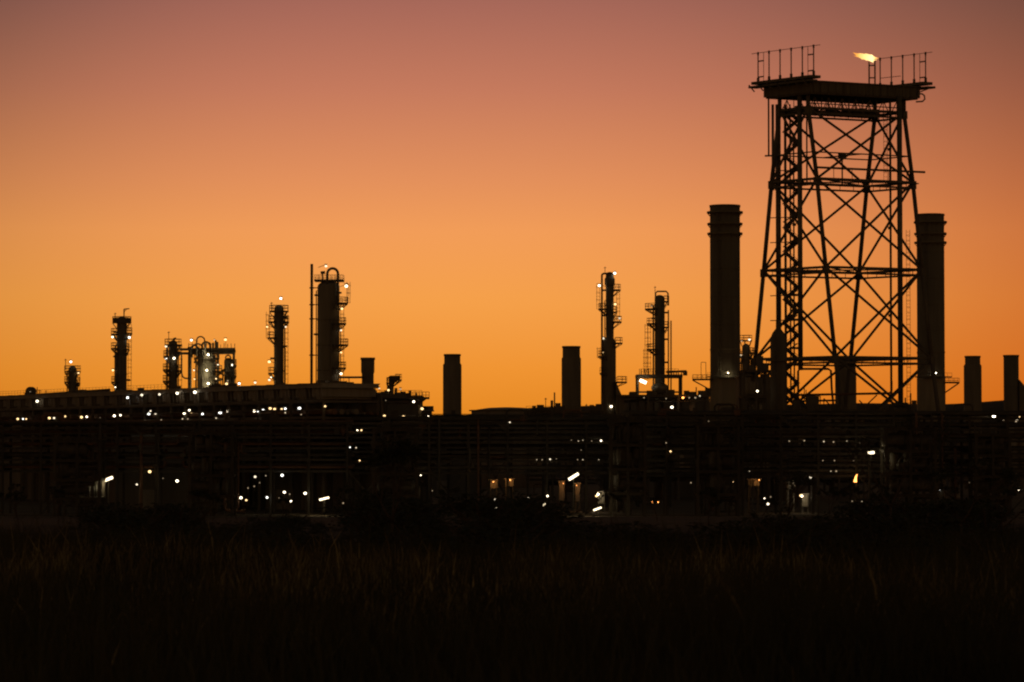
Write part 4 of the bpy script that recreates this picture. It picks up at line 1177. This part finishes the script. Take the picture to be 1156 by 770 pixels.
for px, y0, y1, Yp in ((830, 540, 568, 566), (1063.5, 549, 566, 566), (803, 543, 570, 566)):
    o = thing('filter_vessel', 'x', 'vessel', (X(px, Yp), Yp, 0))
    o['label'] = {830: 'slender pale vessel catching lamp light between the rack feet by the broad smokestack', 1063.5: 'slender pale vessel between rack feet under the smokestack behind the tower', 803: 'slender rusty vessel between rack feet under the broad smokestack'}[px]
    MB().drum((X(px, Yp), Yp, .6), (X(px, Yp), Yp, Z(y0, Yp)), .5).build('shell', 'rust' if px == 803 else 'clad', o, True)
    lamp(o, px - 2.4, y0 + 4, Yp - 1.4, 1.3, 'orange' if px == 803 else 'white', foot=(X(px, Yp), Yp, Z(y0 + 2, Yp)))

# ------------------------------------------------------------------ strip floodlights on poles
def flood(label, px, py, Y, ln, tilt, mat='flood', thick=3.0):
    mat = 'flood'; thick *= .78; ln *= .86
    c = P(px, py, Y); s = S(Y)
    gzz = float(gz(c.x, Y))
    o = thing('floodlight', label, 'floodlight', (c.x, Y, gzz))
    dx, dz = math.cos(tilt) * ln / 2 * s, math.sin(tilt) * ln / 2 * s
    MB().tube([(c.x, Y + .5, gzz - .1), (c.x, Y + .5, c.z + .35)], .06, 8).build('pole', 'dark', o)
    MB().bar((c.x, Y + .5, c.z + .3), (c.x, Y, c.z + .25 + thick / 2 * s), .1).bar((c.x - dx, Y, c.z - dz + thick / 2 * s + .05), (c.x + dx, Y, c.z + dz + thick / 2 * s + .05), .35, .08).build('housing', 'steel', o)
    MB().tube([(c.x - dx, Y, c.z - dz), (c.x + dx, Y, c.z + dz)], thick / 2 * s, 10).build('bulb', mat, o, True)
    li = bpy.data.lights.new('flood_light', 'POINT'); li.energy = 15 * ln; li.color = (1, .78, .42); li.shadow_soft_size = .3
    lj = bpy.data.objects.new('flood_light', li); COL.objects.link(lj)
    lj.location = (c.x - .6, Y - 2.4, c.z - thick * s - .2)
    return o
flood('bright tilted strip floodlight shining low under the stubby column', 122, 541, 545, 13, R(22), thick=4.0)
flood('strip floodlight low on the ground below the fat domed column', 366, 563, 548, 13, R(14), 'white', 2.8)
flood('longest bright strip floodlight, tilted, hung before the middle rack feet', 647.5, 538, 545, 15, R(32), thick=4.2)
flood('thin low strip floodlight in front of the middle rack, below the lone stack', 556.5, 574, 536, 14, R(18), 'bright', 2.4)
flood('thin low strip floodlight at the foot of the cream-lit hut', 674.5, 574.5, 538, 11, R(20), 'bright', 2.4)
flood('tiny strip light near the ground between the two thin low strips', 615, 569.5, 540, 5, R(22), 'white', 2.4)
flood('short level floodlight high on the rack beside the lattice tower', 983.5, 511, 544, 8, R(3), 'bright', 4.0)

# ------------------------------------------------------------------ vegetation
def leaf_cloud(m, c, rad, n, size, rnd, flat=.75):
    for _ in range(n):
        v = Vector((rnd.gauss(0, 1), rnd.gauss(0, 1), rnd.gauss(0, 1))).normalized() * (rnd.random() ** .45)
        p = Vector(c) + Vector((v.x * rad, v.y * rad, v.z * rad * flat))
        a = rnd.uniform(0, 2 * math.pi); b = rnd.uniform(-.9, .9); s_ = size * rnd.uniform(.6, 1.4)
        d1 = Vector((math.cos(a) * math.cos(b), math.sin(a) * math.cos(b), math.sin(b))) * s_
        d2 = d1.cross(Vector((rnd.uniform(-1, 1), rnd.uniform(-1, 1), rnd.uniform(-1, 1)))).normalized() * s_ * .38
        m.add([p - d1 * .5, p + d2 * .5, p + d1 * .5, p - d2 * .5], [(0, 1, 2, 3)])
def grow(m, leaves, p, d, ln, r, depth, rnd, tips):
    q = p + d * ln
    mid = p.lerp(q, .5) + Vector((rnd.uniform(-1, 1), rnd.uniform(-1, 1), 0)) * ln * .06
    m.tube([p, mid, q], r, 6, r * .68)
    if depth == 0:
        tips.append(q); return
    for k in range(rnd.choice([2, 2, 3])):
        nd = (d + Vector((rnd.uniform(-1, 1), rnd.uniform(-1, 1), rnd.uniform(-.35, .7))) * .75).normalized()
        grow(m, leaves, q, nd, ln * rnd.uniform(.62, .85), r * .64, depth - 1, rnd, tips)
def tree(name, label, px, Y, hgt, seed, depth=5, leaf=3, size=.16, group=None, spread=.5):
    rnd = random.Random(seed)
    x = X(px, Y); z = float(gz(x, Y)) - .1
    o = thing(name, label, 'tree' if 'tree' in name else 'shrub', (x, Y, z), group)
    m = MB(); tips = []
    base = Vector((x, Y, z))
    grow(m, None, base, Vector((rnd.uniform(-.1, .1), rnd.uniform(-.1, .1), 1)).normalized(), hgt * .3, hgt * .016, depth, rnd, tips)
    m.build('trunk', 'bark', o, True)
    m = MB()
    for t_ in tips: leaf_cloud(m, t_, hgt * .05, leaf, size, rnd)
    if m.v: m.build('crown', 'leaf', o)
    return o
tree('thin_tree', 'dark bushy-topped tree standing in grass before the plant middle', 445, 92, 3.5, 3, 6, 7, .14)
tree('bare_tree', 'wide bare-branched tree dark against the tower rack', 1008, 130, 5.4, 8, 6, 3, .16)
tree('scrub_tree', 'scrubby tree in the grass nearest the outer slim stack side', 1085, 110, 4.0, 12, 6, 4, .16)['label'] = 'scrubby leafy tree between the bare tree and the outermost stack'
tree('thin_tree', 'small twiggy tree below the broad smokestack', 886, 95, 2.6, 17, 5, 3, .12)
TR = 'small dark scrubby tree in the row of scrub in front of the racks'
rt = random.Random(31)
for k, (px, Y, hh) in enumerate(((22, 150, 2.7), (66, 190, 2.4), (232, 165, 2.3), (318, 200, 2.2), (402, 140, 2.4), (500, 180, 2.6), (545, 150, 1.8), (690, 170, 2.4), (742, 210, 2.8), (800, 160, 2.2), (935, 180, 2.6), (1042, 150, 3.4), (1066, 190, 3.0), (1132, 150, 3.0), (980, 140, 2.6), (860, 220, 2.0))):
    tree('scrub_tree', TR, px, Y, hh, 100 + k, 4, 9, .17, 'scrub trees before the racks')
# shrub band
def shrub_proto(seed, n=420):
    rnd = random.Random(seed)
    o = bpy.data.objects.new('shrub', None); COL.objects.link(o)
    st = MB()
    for k in range(7):
        a = rnd.uniform(0, 6.28); st.tube([(0, 0, -.1), (.35 * math.cos(a), .35 * math.sin(a), .45), (.7 * math.cos(a), .7 * math.sin(a), .95)], .03, 5, .012)
    st.build('stem', 'bark', o)
    m = MB()
    for k in range(11):
        c = (rnd.gauss(0, .42), rnd.gauss(0, .42), rnd.uniform(.3, 1.05))
        leaf_cloud(m, c, rnd.uniform(.22, .42), n // 11, .13, rnd)
    m.build('foliage', 'leaf', o)
    return o
protos = [shrub_proto(s_) for s_ in (1, 2, 3)]
SHL = 'low dark shrub in the band of scrub between the grass and the plant'
rnd = random.Random(77)
used = [False] * 3
CL = [(395, 480), (975, 1115), (540, 600), (120, 200), (1010, 1060), (415, 465)]
for k in range(390):
    Y = 56 + 110 * rnd.random() ** 1.3
    px = rnd.uniform(-40, 1200)
    big_ = k >= 300
    if big_: px = rnd.uniform(*CL[k % 6]); Y = rnd.uniform(110, 190)
    i = rnd.randrange(3)
    src = protos[i]
    if used[i]:
        o = src.copy(); COL.objects.link(o)
        for ch in src.children:
            c = ch.copy(); COL.objects.link(c); c.parent = o
    else:
        o = src; used[i] = True
    x = X(px, Y); gy_ = HZ + F * (CZ - float(gz(x, Y))) / Y; sc = (gy_ - rnd.uniform(548, 582)) / F * Y / 1.25 if big_ else max(.25, (gy_ - 583 - rnd.uniform(-6, 16) - 12 * math.sin(px * .017 + 1) - 8 * math.sin(px * .047 + 2)) / F * Y * rnd.uniform(.6, 1.0) / 1.2)
    o.location = (x, Y, float(gz(x, Y)) - .05)
    o.scale = ((sc + .35) * rnd.uniform(1, 1.9), (sc + .3) * rnd.uniform(.9, 1.3), sc * rnd.uniform(.75, 1.05))
    o.rotation_euler = (0, 0, rnd.uniform(0, 6.28))
    tag(o, SHL, 'shrub', 'shrubs in the scrub band')

# dry grass
def grass(n, mat, patches=None, hs=1.0):
    Y = 13 + 66 * rng.random(n) ** 1.25
    px = rng.uniform(-120, 1280, n)
    x = (px - 578) / F * Y
    dens = .5 + .35 * np.sin(x * .55 + 1.1 * np.sin(Y * .13)) + .35 * np.sin(Y * .29 + x * .17 + 2)
    k = rng.random(n) < np.clip(dens, .12, 1)
    if patches:
        w_ = np.zeros(n)
        for (pp, yc, a_, b_) in patches:
            xc = (pp - 578) / F * yc
            q = ((x - xc) / (a_ * 1.9)) ** 2 + ((Y - yc) / (b_ * 1.3)) ** 2
            w_ = np.maximum(w_, np.exp(-q * 1.3))
        w_ *= .55 + .45 * np.sin(x * 2.1 + np.sin(Y * 1.3) * 1.7)
        k &= rng.random(n) < w_
    Y, x = Y[k], x[k]
    n = len(Y)
    z = gz(x, Y)
    tuft = .5 + .5 * np.sin(x * 1.3 + Y * .4) * np.sin(Y * .9 - x * .6)
    h = (.12 + .5 * rng.random(n) ** 1.5 * (.3 + tuft)) * (1 + (rng.random(n) > .93) * .6) * hs
    a = rng.uniform(0, 2 * np.pi, n); lean = h * rng.uniform(.05, .55, n)
    w = .0035 + .003 * rng.random(n) + Y * .00004
    if mat == 'straw': w = w * 1.5
    fx = rng.uniform(-.6, .6, n)
    wx, wy = np.cos(fx) * w, np.sin(fx) * w
    lx, ly = np.cos(a) * lean, np.sin(a) * lean
    v = np.stack([np.stack([x - wx, Y - wy, z - .03], 1), np.stack([x + wx, Y + wy, z - .03], 1),
                  np.stack([x + wx * .7 + lx * .35, Y + wy * .7 + ly * .35, z + h * .6], 1), np.stack([x - wx * .7 + lx * .35, Y - wy * .7 + ly * .35, z + h * .6], 1),
                  np.stack([x + lx, Y + ly, z + h], 1)], 1).reshape(-1, 3)
    me = bpy.data.meshes.new('grass')
    o_ = np.arange(n) * 5
    loops = np.stack([o_, o_ + 1, o_ + 2, o_ + 3, o_ + 3, o_ + 2, o_ + 4], 1).ravel().astype(np.int32)
    ls = np.stack([np.arange(n) * 7, np.arange(n) * 7 + 4], 1).ravel().astype(np.int32)
    me.vertices.add(len(v)); me.vertices.foreach_set('co', v.astype(np.float32).ravel())
    me.loops.add(len(loops)); me.loops.foreach_set('vertex_index', loops)
    me.polygons.add(2 * n); me.polygons.foreach_set('loop_start', ls)
    me.update(calc_edges=True); me.validate()
    me.materials.append(MT[mat])
    o = bpy.data.objects.new('grass', me); COL.objects.link(o)
    o['kind'] = 'stuff'
    return o
grass(170000, 'darkgrass')
grass(800000, 'straw', [(225, 37, .75, 5), (290, 39, .6, 6), (340, 36, .8, 7), (140, 41, .5, 4), (610, 42, .6, 6), (680, 38, .9, 7), (500, 40, .4, 4), (440, 33, .5, 4), (780, 34, .5, 5), (560, 27, .5, 4), (1120, 38, .5, 5), (960, 33, .4, 4), (60, 33, .35, 3), (330, 28, .4, 3), (860, 41, .5, 4), (1010, 25, .35, 3), (700, 24, .5, 3), (880, 27, .5, 4), (1090, 28, .4, 3), (470, 24, .3, 3)], .68)
